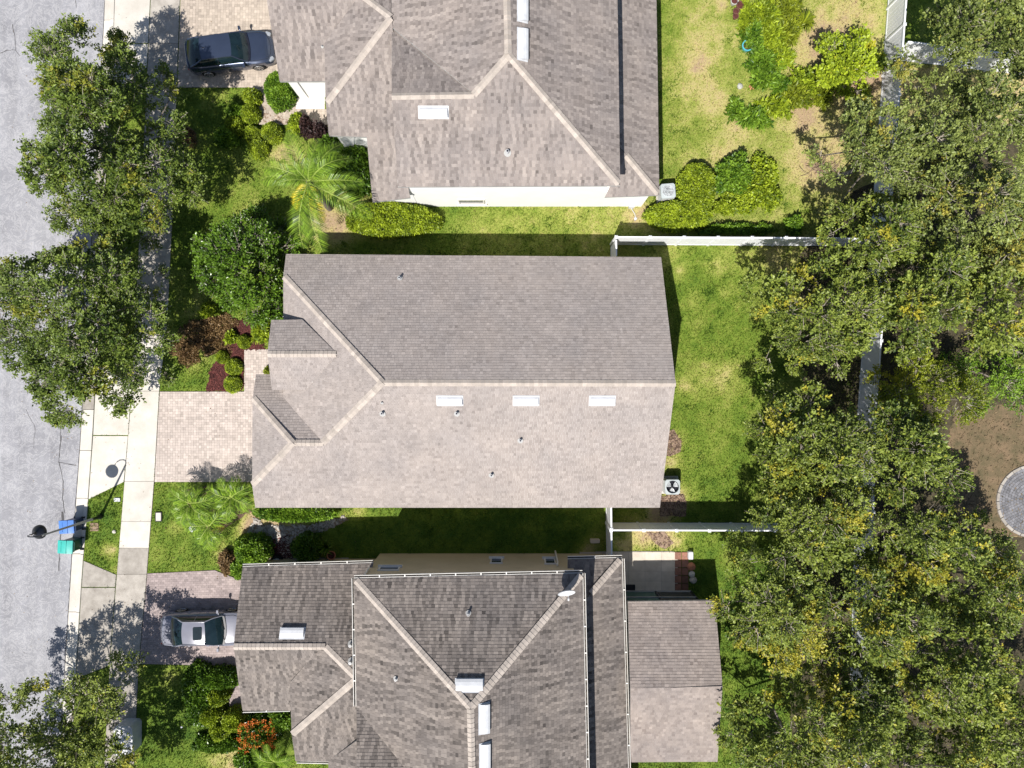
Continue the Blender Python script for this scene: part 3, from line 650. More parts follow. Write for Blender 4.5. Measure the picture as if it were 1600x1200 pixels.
for a, b, p, q in ((U3N,U3W,(556,907),(735,1106)),(U3N,U3E,(908,899),(736,1106)),(U3W,U3E,(735,1108),(740,1310)),(L3N,L3E,(969,875),(924,927)),(A3N,A3S,(365.5,1011),(508,1011)),(A3N,B3,(508,1011),(555,1058)),(B3,C3,(457,1147),(555,1063))):
    caps(mb, a, b, p, q)
mb.build('ridge_cap', M_cap, R3, kind='stuff', origin=ROOT.location)
roof_vent(A3N, 457, 989.5, 1.12, .46, R3); roof_vent(U3N, 733.5, 1071, 1.17, .5, R3); roof_vent(U3E, 756, 1122, 1.25, .42, R3); roof_vent(U3E, 757, 1184, 1.25, .42, R3)
pipe(U3N, 732, 958, R3, .055, .3); pipe(U3W, 619, 1060, R3, .05, .22); pipe(A3N, 549, 1006, R3, .07, .3); pipe(A3N, 549, 1033, R3, .07, .3)
wallprism([(-7.1,-9.12),(3.05,-9.12),(3.05,-28),(-7.1,-28)], 0, 5.32, M_wallb, H3)
wallprism([(3.05,-9.12),(5.2,-9.12),(5.2,-28),(3.05,-28)], 0, 2.86, M_wallb, H3)
wallprism([(-13.0,-9.4),(-7.1,-9.4),(-7.1,-15.8),(-13.0,-15.8)], 0, 2.7, M_wallb, H3)
wallprism([(-10.2,-14.6),(-7.1,-14.6),(-7.1,-18.1),(-10.2,-18.1)], 0, 3.2, M_wallb, H3)
wallprism([(-8.5,-18.1),(-7.1,-18.1),(-7.1,-28),(-8.5,-28)], 0, 3.2, M_wallb, H3)
window(-.8, -9.12, 1.25, 2.15, .55, H3, 1); window(1.95, -9.12, 1.3, 2.3, .5, H3, 1); window(-6.05, -9.12, 3.0, 3.5, .95, H3, 1)
E = lambda pl, px, py, d=0: pl.at(px, py)+Vector((0, 0, -.01+d))
gutter([E(U3N,553,903.5), E(U3N,910,895.5)], (0,1), R3)
gutter([E(U3W,553.5,904), E(U3W,556.5,1104)], (-1,0), R3)
gutter([E(U3E,910.5,896), E(U3E,919,1310)], (1,0), R3)
gutter([E(L3N,887,873.5), E(L3N,972,871.5)], (0,1), R3)
gutter([E(L3E,972,873), E(L3E,985,1310)], (1,0), R3, brk=1.5)
gutter([E(A3N,379,885.5), E(A3N,583,879.5)], (0,1), R3)
gutter([E(A3S,379,1110), E(A3S,453,1108)], (0,-1), R3)
gutter([E(C3,463,1189), E(C3,514,1190)], (0,-1), R3)
dp = MB(); dp.tube([(2.25,-9.0,2.9),(2.3,-8.97,2.5),(2.32,-8.97,.1)], .045, 6); dp.tube([(-7.0,-9.0,3.4),(-6.95,-9.02,5.3)], .045, 6); dp.build('downspout', M_trim, H3, origin=ROOT.location)
# satellite dish
q = U3N.at(887, 921); dish = empty('satellite_dish', q, 'white satellite dish standing at the north east corner of the weathered roof', 'satellite dish')
mb = MB(); mb.tube([(0,0,-.05),(0,.0,.35),(-.03,.1,.5)], .025, 8); mb.build('mast', M_vent, dish)
mb = MB(); rings = [(0, 0), (.12, .01), (.24, .045), (.34, .09), (.40, .125)]; n = 20
mb.lathe(rings, n=n, cap=False); mb.lathe([(.40,.125),(.39,.105),(.33,.065),(.01,-.02)], n=n, cap=False)
do = mb.build('reflector', M_vent, dish, smooth=True); do.rotation_euler = (math.radians(58), 0, math.radians(8)); do.location = (-.12, .12, .62)
mb = MB(); mb.tube([(0,.0,.3),(.0,-.3,.42)], .015, 6); mb.box((0,-.33,.44), (.07,.1,.07)); mb.build('receiver_arm', M_vent, dish)

# ---- patio roof (lanai)
ROOT = LN = empty('patio_shelter', (8.5, -15, 0), 'open patio shelter with low brown shingle gable roof behind the bottom house', 'patio shelter')
LNN = Plane((1050,939), 2.5, (0,-1), .33, [(981,940),(1117,938),(1129,1072),(985,1076)])
LNS = Plane((1050,1190), 2.5, (0,1), .297, [(985,1076),(1129,1072),(1121,1190),(985,1191)])
RL = roofset([LNN, LNS], M_roof3b, 0, 80, M_trimgrey)
for a in ((9.6,-11.15),(9.6,-15),(9.6,-18.7),(5.9,-11.15),(7.7,-11.15)): MB().box((a[0], a[1], 1.2), (.09, .09, 2.4)).build('post', M_black, LN, origin=ROOT.location)
M_screen = M('insect_screen', (.03,.035,.035), None, 3, .7, 60, .2, 0)
M_green = M('green_panel', (.05,.10,.085), None, 3, .4, 20, .1, 0)
for y, x0, x1 in ((-11.15,7.75,9.55),): MB().box(((x0+x1)/2, y, 1.3), (x1-x0, .03, 2.1)).build('screen', M_screen, LN, origin=ROOT.location)
MB().box((6.75, -11.17, 1.2), (1.75, .04, 2.3)).build('door_panel', M_green, LN, origin=ROOT.location)
for z in (.12, 1.2, 2.32): MB().box((7.75, -11.12, z), (3.7, .07, .06)).build('rail', M_trimgrey, LN, origin=ROOT.location)
MB().prism([(5.4,-11.2),(9.7,-11.2),(9.7,-19),(5.4,-19)], -.05, .04).build('floor_slab', M_tile, LN, origin=ROOT.location)
# ---------------------------------------------------------------- fences
FH = 1.95
def fence(p0, p1, label, group=None, n=None, posts=(True, True), gate=False):
    a, b = W(*p0), W(*p1); L = (b-a).length; n = n or max(1, round(L/1.78)); d = (b-a)/L; ang = math.atan2(d.y, d.x); st = L/n
    root = empty('vinyl_fence', a, label, 'fence', group, ang)
    pm = MB(); pm.box((st/2, 0, FH/2-.06), (st-.13, .035, FH-.22)); 
    for k in range(1, int(st/.22)): pm.box((k*.22, 0, FH/2-.06), (.012, .046, FH-.26))
    rm = MB(); rm.rbox((st/2, 0, FH-.06), (st-.12, .075, .1), .01); rm2 = MB(); rm2.rbox((st/2, 0, .1), (st-.12, .06, .1), .01)
    po = MB(); po.rbox((0, 0, FH/2), (.125, .125, FH+.02), .02)
    cp_ = MB(); cp_.add([(-.08,-.08,FH),(.08,-.08,FH),(.08,.08,FH),(-.08,.08,FH),(-.08,-.08,FH+.03),(.08,-.08,FH+.03),(.08,.08,FH+.03),(-.08,.08,FH+.03),(0,0,FH+.09)], [(3,2,1,0),(0,1,5,4),(1,2,6,5),(2,3,7,6),(3,0,4,7),(4,5,8),(5,6,8),(6,7,8),(7,4,8)])
    P = R_ = T = C_ = None
    for i in range(n+1):
        if i < n:
            if P is None: P = pm.build('panel', M_vinyl, root); R_ = rm.build('rail', M_vinyl, root); Q_ = rm2.build('rail', M_vinyl, root)
            else:
                for q in (P, R_, Q_): c = q.copy(); COL.objects.link(c); c.parent = root; c.location = (i*st, 0, 0)
        if (i == 0 and not posts[0]) or (i == n and not posts[1]): continue
        if T is None: T = po.build('post', M_vinyl, root); C_ = cp_.build('post_cap', M_vinyl, T); T.location = (i*st, 0, 0)
        else:
            c = T.copy(); COL.objects.link(c); c.parent = root; c.location = (i*st, 0, 0); e = C_.copy(); COL.objects.link(e); e.parent = c
    return root
fence((954.6,382), (1358,384), 'white vinyl fence running from the top right corner of the middle house towards the trees', 'white vinyl garden fences')
fence((947,817), (1336,818), 'white vinyl fence between the middle back lawn and the bottom patio', 'white vinyl garden fences')
fence((954.6,384), (955,412), 'short white fence return from the corner post to the north wall of the middle house', 'white vinyl garden fences', 1, (False, False))
fence((947,767), (948,864), 'short white fence closing the dark side yard between middle and bottom house', 'white vinyl garden fences', 2, (False, True))
bf = fence((1394,-90), (1340,640), 'long white back fence mostly hidden under the tree row', 'white vinyl garden fences', None, (True, False))
fence((1340,640), (1322,1290), 'lower half of the white back fence glimpsed between yellow tipped crowns', 'white vinyl garden fences')
fence((1386,92), (1640,122), 'white fence branching right from the back fence at the top right', 'white vinyl garden fences', None, (False, True))

# ---------------------------------------------------------------- cars
def paint(name, c, metal=.5, rough=.28):
    m, t, b, o = nodes(name); n = noise(t, 3, 3); t.links.new(ramp(t, n, [(.3, tuple(q*.9 for q in c)), (.7, c)]), b.inputs['Base Color'])
    b.inputs['Metallic'].default_value = metal; b.inputs['Roughness'].default_value = rough; b.inputs['Coat Weight'].default_value = .8; b.inputs['Coat Roughness'].default_value = .04; return m
P_navy = paint('dark_blue_grey_paint', (.045, .06, .10), .45, .2); P_silver = paint('silver_paint', (.185, .19, .23), .05, .2)
M_tyre = M('tyre_rubber', (.02, .02, .02), None, 8, .85, 40, .2, .2); M_rim = M('alloy_rim', (.5, .5, .5), None, 8, .3, 20, .1, 0, metal=.8)
M_lens = M('lamp_lens', (.28, .30, .33), None, 8, .1, 20, .1, 0, spec=.8); M_red = M('tail_lens', (.35, .02, .02), None, 8, .15, 20, .1, 0, spec=.8)
def lerp(a, b, t): return a+(b-a)*t
def car(label, loc, rz, P, L=4.6, Wd=1.78, roof=1.42, xw=.95, xr=-1.75, xf=.12, xb=-.95, sunroof=False, deck=1.0, hoodz=.93, group='cars parked in driveways'):
    """x forward. xw windshield base, xf roof front, xb roof rear, xr rear window base"""
    root = empty('parked_car', loc, label, 'car', group, rz); hw = Wd/2; hl = L/2
    def half(x): t = abs(x)/hl; return hw*(1-.13*max(0, (t-.55)/.45)**2.2-.30*max(0, (t-.88)/.12)**3)
    def top(x):
        if x > xw: t = (x-xw)/(hl-xw); return hoodz-.02-.10*t-.26*t**6
        if x < xr: t = (xr-x)/(hl+xr); return deck-.01*t-.28*t**7
        return lerp(deck, hoodz, (x-xr)/(xw-xr))
    xs = sorted(set([-hl, -hl+.02, -hl+.06, -hl+.14, -hl+.3]+[round(-hl+.3+i*(L-.6)/18, 3) for i in range(19)]+[hl-.14, hl-.06, hl-.02, hl])); ax = (-1.36, 1.33); wr = .345
    rows = []
    for x in xs:
        w = half(x); tz = top(x); zs = min(tz-.05, .86); sec = []
        near = min(abs(x-a) for a in ax); arch = math.sqrt(max(0, wr**2-near**2)) if near < wr else 0
        zb = .20+(arch*1.05+.02 if arch else 0)
        for k, (f, z) in enumerate(((0, tz), (.35, tz-.003), (.62, tz-.012), (.80, tz-.03), (.90, tz-.065), (.965, zs-.05), (1.0, lerp(zs, .2, .35)), (.99, max(zb+.06, .42)), (.955, zb), (.6, .2), (0, .2))): sec.append((x, f*w, z))
        rows.append([(a, -b, c) for a, b, c in sec[:0:-1]]+sec)
    body = MB().grid(rows)
    for r in (rows[0], rows[-1]): body.add(r, [tuple(range(len(r)))])
    b = body.build('body', P, root, smooth=True)
    # greenhouse
    bz = lambda x: top(x)+.004; bw = lambda x: half(x)*.855
    nr = 6; rw = hw*.66
    def strip(name, mat_, pa, pb, bulge, n=8, m=6, inset=0, lift=0):
        G_ = []
        for i in range(m+1):
            t = lerp(inset, 1-inset, i/m); row = []
            for j in range(n+1):
                s = lerp(-1+inset, 1-inset, j/n); A = Vector(pa(s)); B_ = Vector(pb(s)); p = A.lerp(B_, t); p += Vector(bulge)*(math.sin(math.pi*t))*(1-.35*s*s); p.z += lift; row.append(tuple(p))
            G_.append(row)
        return MB().grid(G_).build(name, mat_, root, smooth=True)
    fb = lambda s: (xw+.10*(1-s*s), s*bw(xw), bz(xw)-.01*s*s); ft = lambda s: (xf+.05*(1-s*s), s*rw, roof-.035-.03*s*s)
    rt = lambda s: (xb-.05*(1-s*s), s*rw, roof-.05-.03*s*s); rb = lambda s: (xr-.10*(1-s*s), s*bw(xr)*.97, bz(xr))
    strip('windshield', M_glass, ft, fb, (.05, 0, .04)); strip('rear_window', M_glass, rb, rt, (-.04, 0, .04))
    strip('roof_panel', P, rt, ft, (0, 0, .04), 8, 6)
    # side glass + pillars
    for sgn in (-1, 1):
        G_ = []
        for i in range(11):
            t = i/10; xb_ = lerp(xr, xw, t); xt_ = lerp(xb, xf, t); A = Vector((xb_, sgn*bw(xb_), bz(xb_)-.01)); B_ = Vector((xt_, sgn*rw, roof-.065+.02*math.sin(math.pi*t)))
            G_.append([tuple(A.lerp(B_, k/4)+Vector((0, sgn*.035*math.sin(math.pi*k/4), 0))) for k in range(5)])
        MB().grid(G_).build('side_window', M_glass, root, smooth=True)
        pl = MB()
        for xa, xt2, r_ in ((xw, xf, .032), (xr, xb, .045), (lerp(xr, xw, .5), lerp(xb, xf, .52), .02)):
            pl.tube([(xa, sgn*bw(xa), bz(xa)-.01), (lerp(xa, xt2, .5), sgn*(lerp(bw(xa), rw, .5)+.035), lerp(bz(xa), roof-.06, .5)), (xt2, sgn*rw, roof-.055)], r_, 6)
        pl.tube([(lerp(xb, xf, t), sgn*rw, roof-.06+.02*math.sin(math.pi*t)) for t in (0, .25, .5, .75, 1)], .03, 6)
        pl.tube([(lerp(xr, xw, t), sgn*(bw(lerp(xr, xw, t))+.012), bz(lerp(xr, xw, t))-.01) for t in (0, .2, .4, .6, .8, 1)], .014, 6)
        pl.build('roof_pillar', P, root, smooth=True)
        mr = MB(); mr.rbox((xw-.22, sgn*(hw+.11), .98), (.12, .2, .13), .04); mr.box((xw-.2, sgn*(hw-.03), .94), (.05, .12, .04)); mr.build('wing_mirror', P, root)
        for xx in (lerp(xr, xw, .3), lerp(xr, xw, .68)): h_ = MB(); h_.rbox((xx, sgn*(half(xx)*.985), .78), (.16, .04, .03), .01); h_.build('door_handle', P, root)
        sm = MB()
        for xx in (lerp(xr, xw, .14), lerp(xr, xw, .52), xw-.02): sm.tube([(xx, sgn*half(xx)*.90, .885), (xx, sgn*half(xx)*.972, .80), (xx, sgn*half(xx)*1.003, .62), (xx, sgn*half(xx)*.995, .42)], .007, 4)
        sm.build('door_seam', M_black, root)
    def seam(pts): s_ = MB(); s_.tube([(x, y, top(x)-.02*(abs(y)/hw)**3+.002) for x, y in pts], .008, 4); return s_
    s_ = seam([(xw+.06, -bw(xw)*.97), (xw+.5, -half(xw+.5)*.84), (hl-.3, -half(hl-.3)*.78), (hl-.16, -half(hl-.16)*.5), (hl-.12, 0), (hl-.16, half(hl-.16)*.5), (hl-.3, half(hl-.3)*.78), (xw+.5, half(xw+.5)*.84), (xw+.06, bw(xw)*.97)]); s_.build('hood_seam', M_black, root)
    s_ = seam([(xr+.02, -bw(xr)*.93), (-hl+.2, -half(-hl+.2)*.82), (-hl+.16, 0), (-hl+.2, half(-hl+.2)*.82), (xr+.02, bw(xr)*.93)]); s_.build('trunk_seam', M_black, root)
    cw = MB(); cw.grid([[(xw+.10*(1-s*s)+dx, s*bw(xw)*.98, top(xw)+.006) for s in [k/5-1 for k in range(11)]] for dx in (0, .10)]); cw.build('wiper_cowl', M_black, root)
    wp = MB(); wp.tube([(xw+.12, -.5, top(xw)+.03), (xw-.08, .05, top(xw)+.07)], .012, 4); wp.tube([(xw+.12, .05, top(xw)+.03), (xw-.04, .58, top(xw)+.07)], .012, 4); wp.build('wiper', M_black, root)
    for sgn in (-1, 1):
        h_ = MB(); h_.rbox((hl-.17, sgn*half(hl-.25)*.80, .655), (.30, .2, .10), .06, rz=-sgn*.5); h_.build('headlight', M_lens, root)
        h_ = MB(); h_.rbox((-hl+.15, sgn*half(-hl+.1)*.84, .78), (.10, .26, .12), .03, rz=sgn*.3); h_.build('tail_light', M_red, root)
        for a in ax:
            w_ = MB(); y0 = sgn*(half(a)-.2); y1 = sgn*(half(a)+.005); w_.tube([(a, y0, .325), (a, lerp(y0, y1, .1), .325), (a, lerp(y0, y1, .9), .325), (a, y1, .325)], [.29, .325, .325, .30], 20); wo = w_.build('wheel', M_tyre, root, smooth=True)
            r_ = MB(); r_.tube([(a, y1+sgn*.004, .325), (a, y1+sgn*.012, .325)], .06, 10)
            for k in range(7):
                t = 2*math.pi*k/7; r_.add([(a+.05*math.cos(t-.4), y1+sgn*.014, .325+.05*math.sin(t-.4)), (a+.21*math.cos(t-.13), y1+sgn*.006, .325+.21*math.sin(t-.13)), (a+.21*math.cos(t+.13), y1+sgn*.006, .325+.21*math.sin(t+.13)), (a+.05*math.cos(t+.4), y1+sgn*.014, .325+.05*math.sin(t+.4))], [(0,1,2,3),(3,2,1,0)])
            r_.lathe([(.235, 0), (.20, .01)], n=20, cap=False) if False else r_.tube([(a+.22*math.cos(2*math.pi*k/20), y1+sgn*.008, .325+.22*math.sin(2*math.pi*k/20)) for k in range(21)], .018, 5)
            r_.build('rim', M_rim, wo)
    pt = MB(); pt.rbox((-hl-.005, 0, .62), (.02, .32, .14), .005); pt.build('number_plate', M_vent, root)
    if sunroof:
        G_ = [[(lerp(xb, xf, a)+0, rw*b, roof-.04+.048*math.sin(math.pi*lerp(.5,.82,0))+.0) for b in (-.62, 0, .62)] for a in (.52, .9)]
        sr = MB(); sr.rbox((lerp(xb, xf, .70), 0, roof-.012), (.46, 1.0*rw*1.15, .03), .06, n=4, top=.005); sr.build('sunroof', M_glass, root)
    else:
        fn = MB(); fn.add([(xb+.12, -.02, roof-.03), (xb+.12, .02, roof-.03), (xb+.28, 0, roof-.02), (xb+.11, 0, roof+.06)], [(0,1,3),(1,2,3),(2,0,3)]); fn.build('antenna_fin', M_black, root)
    return root
c1 = W(358, 80, .75); car('dark blue grey sedan parked on the buff paver driveway of the top house', (c1.x, c1.y, .035), math.radians(7.5), P_navy, 4.62, 1.80, 1.44, xw=.98, xr=-2.0, xf=.30, xb=-1.25, deck=1.02)
c2 = W(319, 983, .75); car('silver sedan with a sunroof parked on the mauve paver driveway of the bottom house', (c2.x, c2.y, .035), math.radians(.5), P_silver, 4.6, 1.78, 1.42, xw=1.05, xr=-1.55, xf=.28, xb=-.85, sunroof=True)

# ---------------------------------------------------------------- condensers
M_ac = M('grey_green_enamel', (.40, .44, .45), (.34, .38, .39), 2, .5, 20, .06, 0); M_fan = M('fan_blade_metal', (.55, .58, .60), None, 5, .4, 20, .08, 0)
def condenser(loc, s, h, label, rz=0, cover=False):
    root = empty('air_conditioner', loc, label, 'air conditioner', 'condenser units beside the houses', rz); R = s*.42
    mb = MB(); n = 28; ring = []
    sq = []
    for j in range(n):
        t = 2*math.pi*j/n; c, si = math.cos(t), math.sin(t); k = 1/max(abs(c), abs(si)); k = min(k, 1.27); sq.append((c*k*s/2, si*k*s/2))
    vs = [(x, y, 0) for x, y in sq]+[(x, y, h-.03) for x, y in sq]+[(x*.97, y*.97, h) for x, y in sq]+[(R*math.cos(2*math.pi*j/n), R*math.sin(2*math.pi*j/n), h+.01) for j in range(n)]+[(R*math.cos(2*math.pi*j/n), R*math.sin(2*math.pi*j/n), h-.22) for j in range(n)]
    mb.add(vs, [(l*n+j, l*n+(j+1)%n, (l+1)*n+(j+1)%n, (l+1)*n+j) for l in range(4) for j in range(n)], 0); mb.build('cabinet', M_ac, root)
    f = MB(); f.add([(R*math.cos(2*math.pi*j/n), R*math.sin(2*math.pi*j/n), h-.21) for j in range(n)], [tuple(range(n))]); f.build('fan_well', M_black, root)
    v = MB()
    for i in range(0, 10):
        for sx, sy, wx, wy in ((0, s/2, s*.8, .01), (0, -s/2, s*.8, .01), (s/2, 0, .01, s*.8), (-s/2, 0, .01, s*.8)): v.box((sx, sy, .1+i*(h-.2)/9), (wx+.01, wy+.01, .02))
    v.build('louvre', M_trimgrey, root)
    nb = 3
    for k in range(nb):
        b = MB(); t0 = 2*math.pi*k/nb+.5; P = []
        for r_, w_ in ((.12, .5), (.55, .95), (.94, .85)): P.append([(R*r_*math.cos(t0+q*w_*.62), R*r_*math.sin(t0+q*w_*.62), h-.12+.03*q) for q in (-1, 0, 1)])
        b.grid(P); b.grid([r[::-1] for r in P]); b.build('fan_blade', M_fan, root)
    hb = MB(); hb.lathe([(.0001, -.02), (.07, -.02), (.07, .05), (.0001, .06)], (0, 0, h-.14), 12); hb.build('fan_motor', M_ac if cover else M_black, root)
    g = MB()
    for r_ in ((.3, .5, .7, .9) if not cover else (.2,.35,.5,.6,.7,.8,.9,.97)): g.tube([(R*r_*math.cos(2*math.pi*j/24), R*r_*math.sin(2*math.pi*j/24), h+.012) for j in range(25)], .0045 if not cover else .011, 4)
    for k in range(4): t = math.pi*k/4; g.tube([(R*math.cos(t), R*math.sin(t), h+.012), (-R*math.cos(t), -R*math.sin(t), h+.012)], .005, 4)
    g.build('fan_guard', M_black if not cover else M_fan, root, kind='stuff')
    p = MB(); p.box((0, 0, .02), (s+.15, s+.15, .06)); p.build('base_pad', M_conc, root)
a = W(1051, 761, .85); condenser((a.x, a.y, .0), .80, .85, 'grey air conditioner with visible fan blades beside the right end of the middle house', 0)
a = W(1044, 298, .9); condenser((a.x, a.y, .0), .78, .9, 'pale grey air conditioner against clipped hedges at the corner of the top house', .08, True)

# ---------------------------------------------------------------- bins, street lamp, small yard things
def plast(name, c): return M(name, c, tuple(q*.85 for q in c), 4, .38, 20, .05, 0)
P_blue = plast('blue_plastic', (.08, .20, .52)); P_teal = plast('teal_plastic', (.05, .40, .35)); P_bd = plast('shaded_blue_plastic', (.03,.05,.12)); P_td = plast('shaded_teal_plastic', (.02,.08,.07))  # body plastics are the lid colours darkened, shade put into the colour
def bin_(px, py, rz, lid, body, label):
    a = W(px, py, 1.05); root = empty('wheelie_bin', (a.x, a.y, -.11), label, 'bin', 'wheeled bins standing on the road by the kerb', rz)
    MB().rbox((0, 0, .55), (.62, .60, .94), .06).build('bin_body', body, root)
    m = MB(); m.grid([[(x, y, 1.05+.075*(1-(x/.42)**2)*(1-.3*(y/.34)**2)) for y in (-.34,-.2,0,.2,.34)] for x in (-.40,-.32,-.15,0,.15,.3,.38)]); m.rbox((-.01, 0, 1.03), (.80, .70, .05), .05)
    lo = m.build('lid', lid, root, smooth=True)
    r = MB(); r.box((.07, 0, 1.125), (.03, .66, .02)); r.box((-.2, 0, 1.11), (.02, .5, .02)); r.build('lid_rib', lid, lo)
    r = MB(); r.tube([(.44, -.25, 1.0), (.44, .25, 1.0)], .022, 6); r.tube([(.36,-.25,.98),(.44,-.25,1.0)], .02, 6); r.tube([(.36,.25,.98),(.44,.25,1.0)], .02, 6); r.build('handle', body, root)
    for s in (-1, 1): w = MB(); w.tube([(.33, s*.28, .11), (.33, s*.35, .11)], .11, 14); w.build('wheel', M_dark, root)
bin_(102, 824, math.radians(3), P_blue, P_bd, 'wheeled bin with blue lid beside the street lamp, the upper of two')
bin_(100, 855.5, math.radians(-2), P_teal, P_td, 'wheeled bin with teal lid, the lower of the two at the kerb')
a = W(157.5, 807); lamp = empty('street_lamp', a, 'black curved street lamp leaning over the road from the grass strip by the bins', 'street lamp')
mb = MB(); mb.lathe([(.14, 0), (.14, .1), (.09, .3), (.075, .8)], n=14); mb.build('lamp_base', M_black, lamp)
mb = MB(); mb.tube([(0,0,.7),(0,0,2.2),(0,0,4.75)], [.07,.06,.045], 10); mb.build('pole', M_trimgrey, lamp, smooth=True)
mb = MB(); mb.tube([(0,0,4.7),(-.02,0,4.95),(-.1,.01,5.12),(-.24,.02,5.2),(-.4,.025,5.16),(-.52,.03,5.0),(-.56,.03,4.8),(-.55,.03,4.55)], .028, 8); mb.build('crook_arm', M_black, lamp, smooth=True)
mb = MB(); mb.lathe([(.0001,.50),(.05,.48),(.07,.36),(.12,.30),(.25,.20),(.335,.08),(.345,.0),(.33,-.01)], (-.55,.03,4.1), 24); mb.build('lamp_shade', M_black, lamp, smooth=True)
mb = MB(); mb.lathe([(.0001,-.14),(.14,-.1),(.2,-.02),(.2,0)], (-.55,.03,4.1), 16); mb.build('globe', M_vent, lamp, smooth=True)

def lathe_thing(name, prof, px, py, mats, label, cat, soil=None, group=None, n=20, z=0, sc=1):
    a = W(px, py, z); root = MB().lathe([(r*sc, h*sc) for r, h in prof], n=n, cap=False).build(name, mats, smooth=False); root.location = (a.x, a.y, z); tag(root, label, cat, group)
    if soil is not None: r, h = soil; MB().lathe([(r*sc, h*sc), (.001, h*sc+.02)], n=n, cap=False).build('potting_soil', M_mulch, root)
    return root
POT = [(.001,.0),(.16,0),(.25,.36),(.27,.36),(.27,.42),(.22,.42),(.21,.30),(.001,.28)]
M_terra = M('terracotta', (.45, .19, .10), (.36, .15, .09), 6, .8, 40, .12, .2); M_teal = M('glazed_teal', (.10, .42, .50), (.07,.32,.4), 5, .25, 20, .1, 0); M_potd = M('brown_pot', (.15, .07, .05), None, 6, .6, 30, .2, 0); M_potw = M('pale_pot', (.42, .42, .38), None, 6, .7, 30, .2, 0)
lathe_thing('flower_pot', POT, 520, 865.5, M_terra, 'terracotta pot on the shaded lawn next to the spiky plant and beige wall', 'pot', (.2,.33), sc=.9)
lathe_thing('flower_pot', POT, 1164, 77, M_teal, 'turquoise glazed pot at the edge of the garden bed', 'pot', (.2,.33), sc=1.1)
lathe_thing('flower_pot', POT, 1145, 6, M_potw, 'pale pot at the top edge, first of the cluster by the garden bed', 'pot', (.2,.33), sc=.8)
lathe_thing('flower_pot', POT, 1154, 13, M_potd, 'reddish brown pot right of the pale pot in the top garden', 'pot', (.2,.33), sc=.8)
lathe_thing('flower_pot', POT, 1148, 21, M_potd, 'small dark pot just below the reddish brown pot', 'pot', (.2,.33), sc=.62)
lathe_thing('flower_pot', POT, 1147.5, 28.5, M_potw if False else M_potd, 'smallest dark pot, lowest of the cluster by the garden bed', 'pot', (.2,.33), sc=.6)
a = W(434, 876); t = empty('planter_ring', (a.x, a.y, .03), 'black round planter lying on the concrete walkway by the bottom house gutter', 'planter')
MB().lathe([(.18,0),(.33,0),(.36,.1),(.33,.2),(.2,.2),(.17,.1),(.18,0)], n=24, cap=False).build('rim', M_dark, t, smooth=True); MB().box((-.03,.1,.12), (.34,.12,.16), .1).build('white_insert', M_vent, t)
def rock(px, py, r, mat_, label, cat='stone', z=0, sq=.7, name='garden_rock'):
    V = []; n = 9; rs = random.Random(int(px*7+py)); mb = MB(); prof = []
    for i in range(5):
        t = math.pi*i/4/2; prof.append((math.cos(t)*r, math.sin(t)*r*sq))
    for rr, h in prof: V += [((rr*rs.uniform(.82, 1.12)+.001)*math.cos(2*math.pi*j/n), (rr*rs.uniform(.82, 1.12)+.001)*math.sin(2*math.pi*j/n), h*rs.uniform(.9, 1.1)) for j in range(n)]
    mb.add(V, [(i*n+j, i*n+(j+1)%n, (i+1)*n+(j+1)%n, (i+1)*n+j) for i in range(4) for j in range(n)]+[tuple(range(4*n, 5*n))]); o = mb.build(name, mat_); o.location = W(px, py, z); tag(o, label, cat); return o
rock(301, 826, .19, M_vent, 'white rock on the lawn beside the low palms'); rock(402, 795, .16, M_vent, 'white stone at the gravel bed by the middle house corner')
rock(1080, 885, .24, M_terra, 'reddish round stone right of the brown block path'); rock(1081, 897, .18, M_conc, 'pale stone below the reddish one by the block path'); rock(1083, 906, .2, M_concd, 'grey stone, lowest beside the block path')
rock(178.5, 830.5, .11, M_conc, 'small pale lump in the grass strip near the sidewalk'); rock(993, 341.5, .09, M_vent, 'small white cap in the grass south of the top house')
rock(1385, 285, .33, M_concd, 'pale boulder glimpsed between tree crowns'); rock(1156, 135, .17, M_potw, 'grey stone at the left edge of the top garden bed', z=0); rock(1174, 136, .16, M_terra, 'pinkish stone at the lower end of the top garden bed')
rock(300, 828, .1, M_vent, 'tiny white pebble below the white rock')
rock(321, 1051, .07, M_vent, 'tiny white marker at the corner of the dark shrubs', 'marker'); rock(284, 1136, .07, M_vent, 'small white marker left of the dark shrubs', 'marker')
def boxthing(name, px, py, size, mat_, label, cat, z=0, rz=0, lid=None, r=.04):
    a = W(px, py, z+size[2]); o = MB().rbox((0, 0, size[2]/2), size, r, top=.01).build(name, mat_); o.location = (a.x, a.y, z); o.rotation_euler.z = rz; tag(o, label, cat)
    if lid: MB().rbox((0, 0, size[2]+.005), (size[0]-.09, size[1]-.09, .012), .02, top=.002).build('lid', lid, o)
    return o
boxthing('utility_cover', 182.5, 781, (.34, .2, .05), M_vent, 'white rectangular utility cover in the grass strip below the lamp shadow', 'utility cover')
boxthing('meter_box', 247.5, 807.5, (.36, .52, .06), M_dark, 'dark rimmed meter box set in the lawn beside the sidewalk', 'meter box', lid=M_conc)
boxthing('utility_cover', 147, 823.5, (.46, .44, .03), M_dirt, 'square brown utility cover in the grass strip beside the lamp pole', 'utility cover')
boxthing('stone_block', 1079.5, 868.5, (.26, .4, .3), M_vent, 'white block at the top right corner of the brown block path', 'stone')
boxthing('stone_block', 930, 846, (.5, .2, .3), M_tile, 'tan block in the dark side yard next to the short white fence', 'block')
boxthing('doormat', 985.5, 919, (.48, .38, .03), M_dark, 'black mat on the patio tiles against the bottom house', 'mat', z=.045)
boxthing('utility_cabinet', 192, 1158, (1.0, 1.55, .95), M_vent, 'white rounded cabinet half hidden under the bottom left street tree', 'cabinet', r=.2)
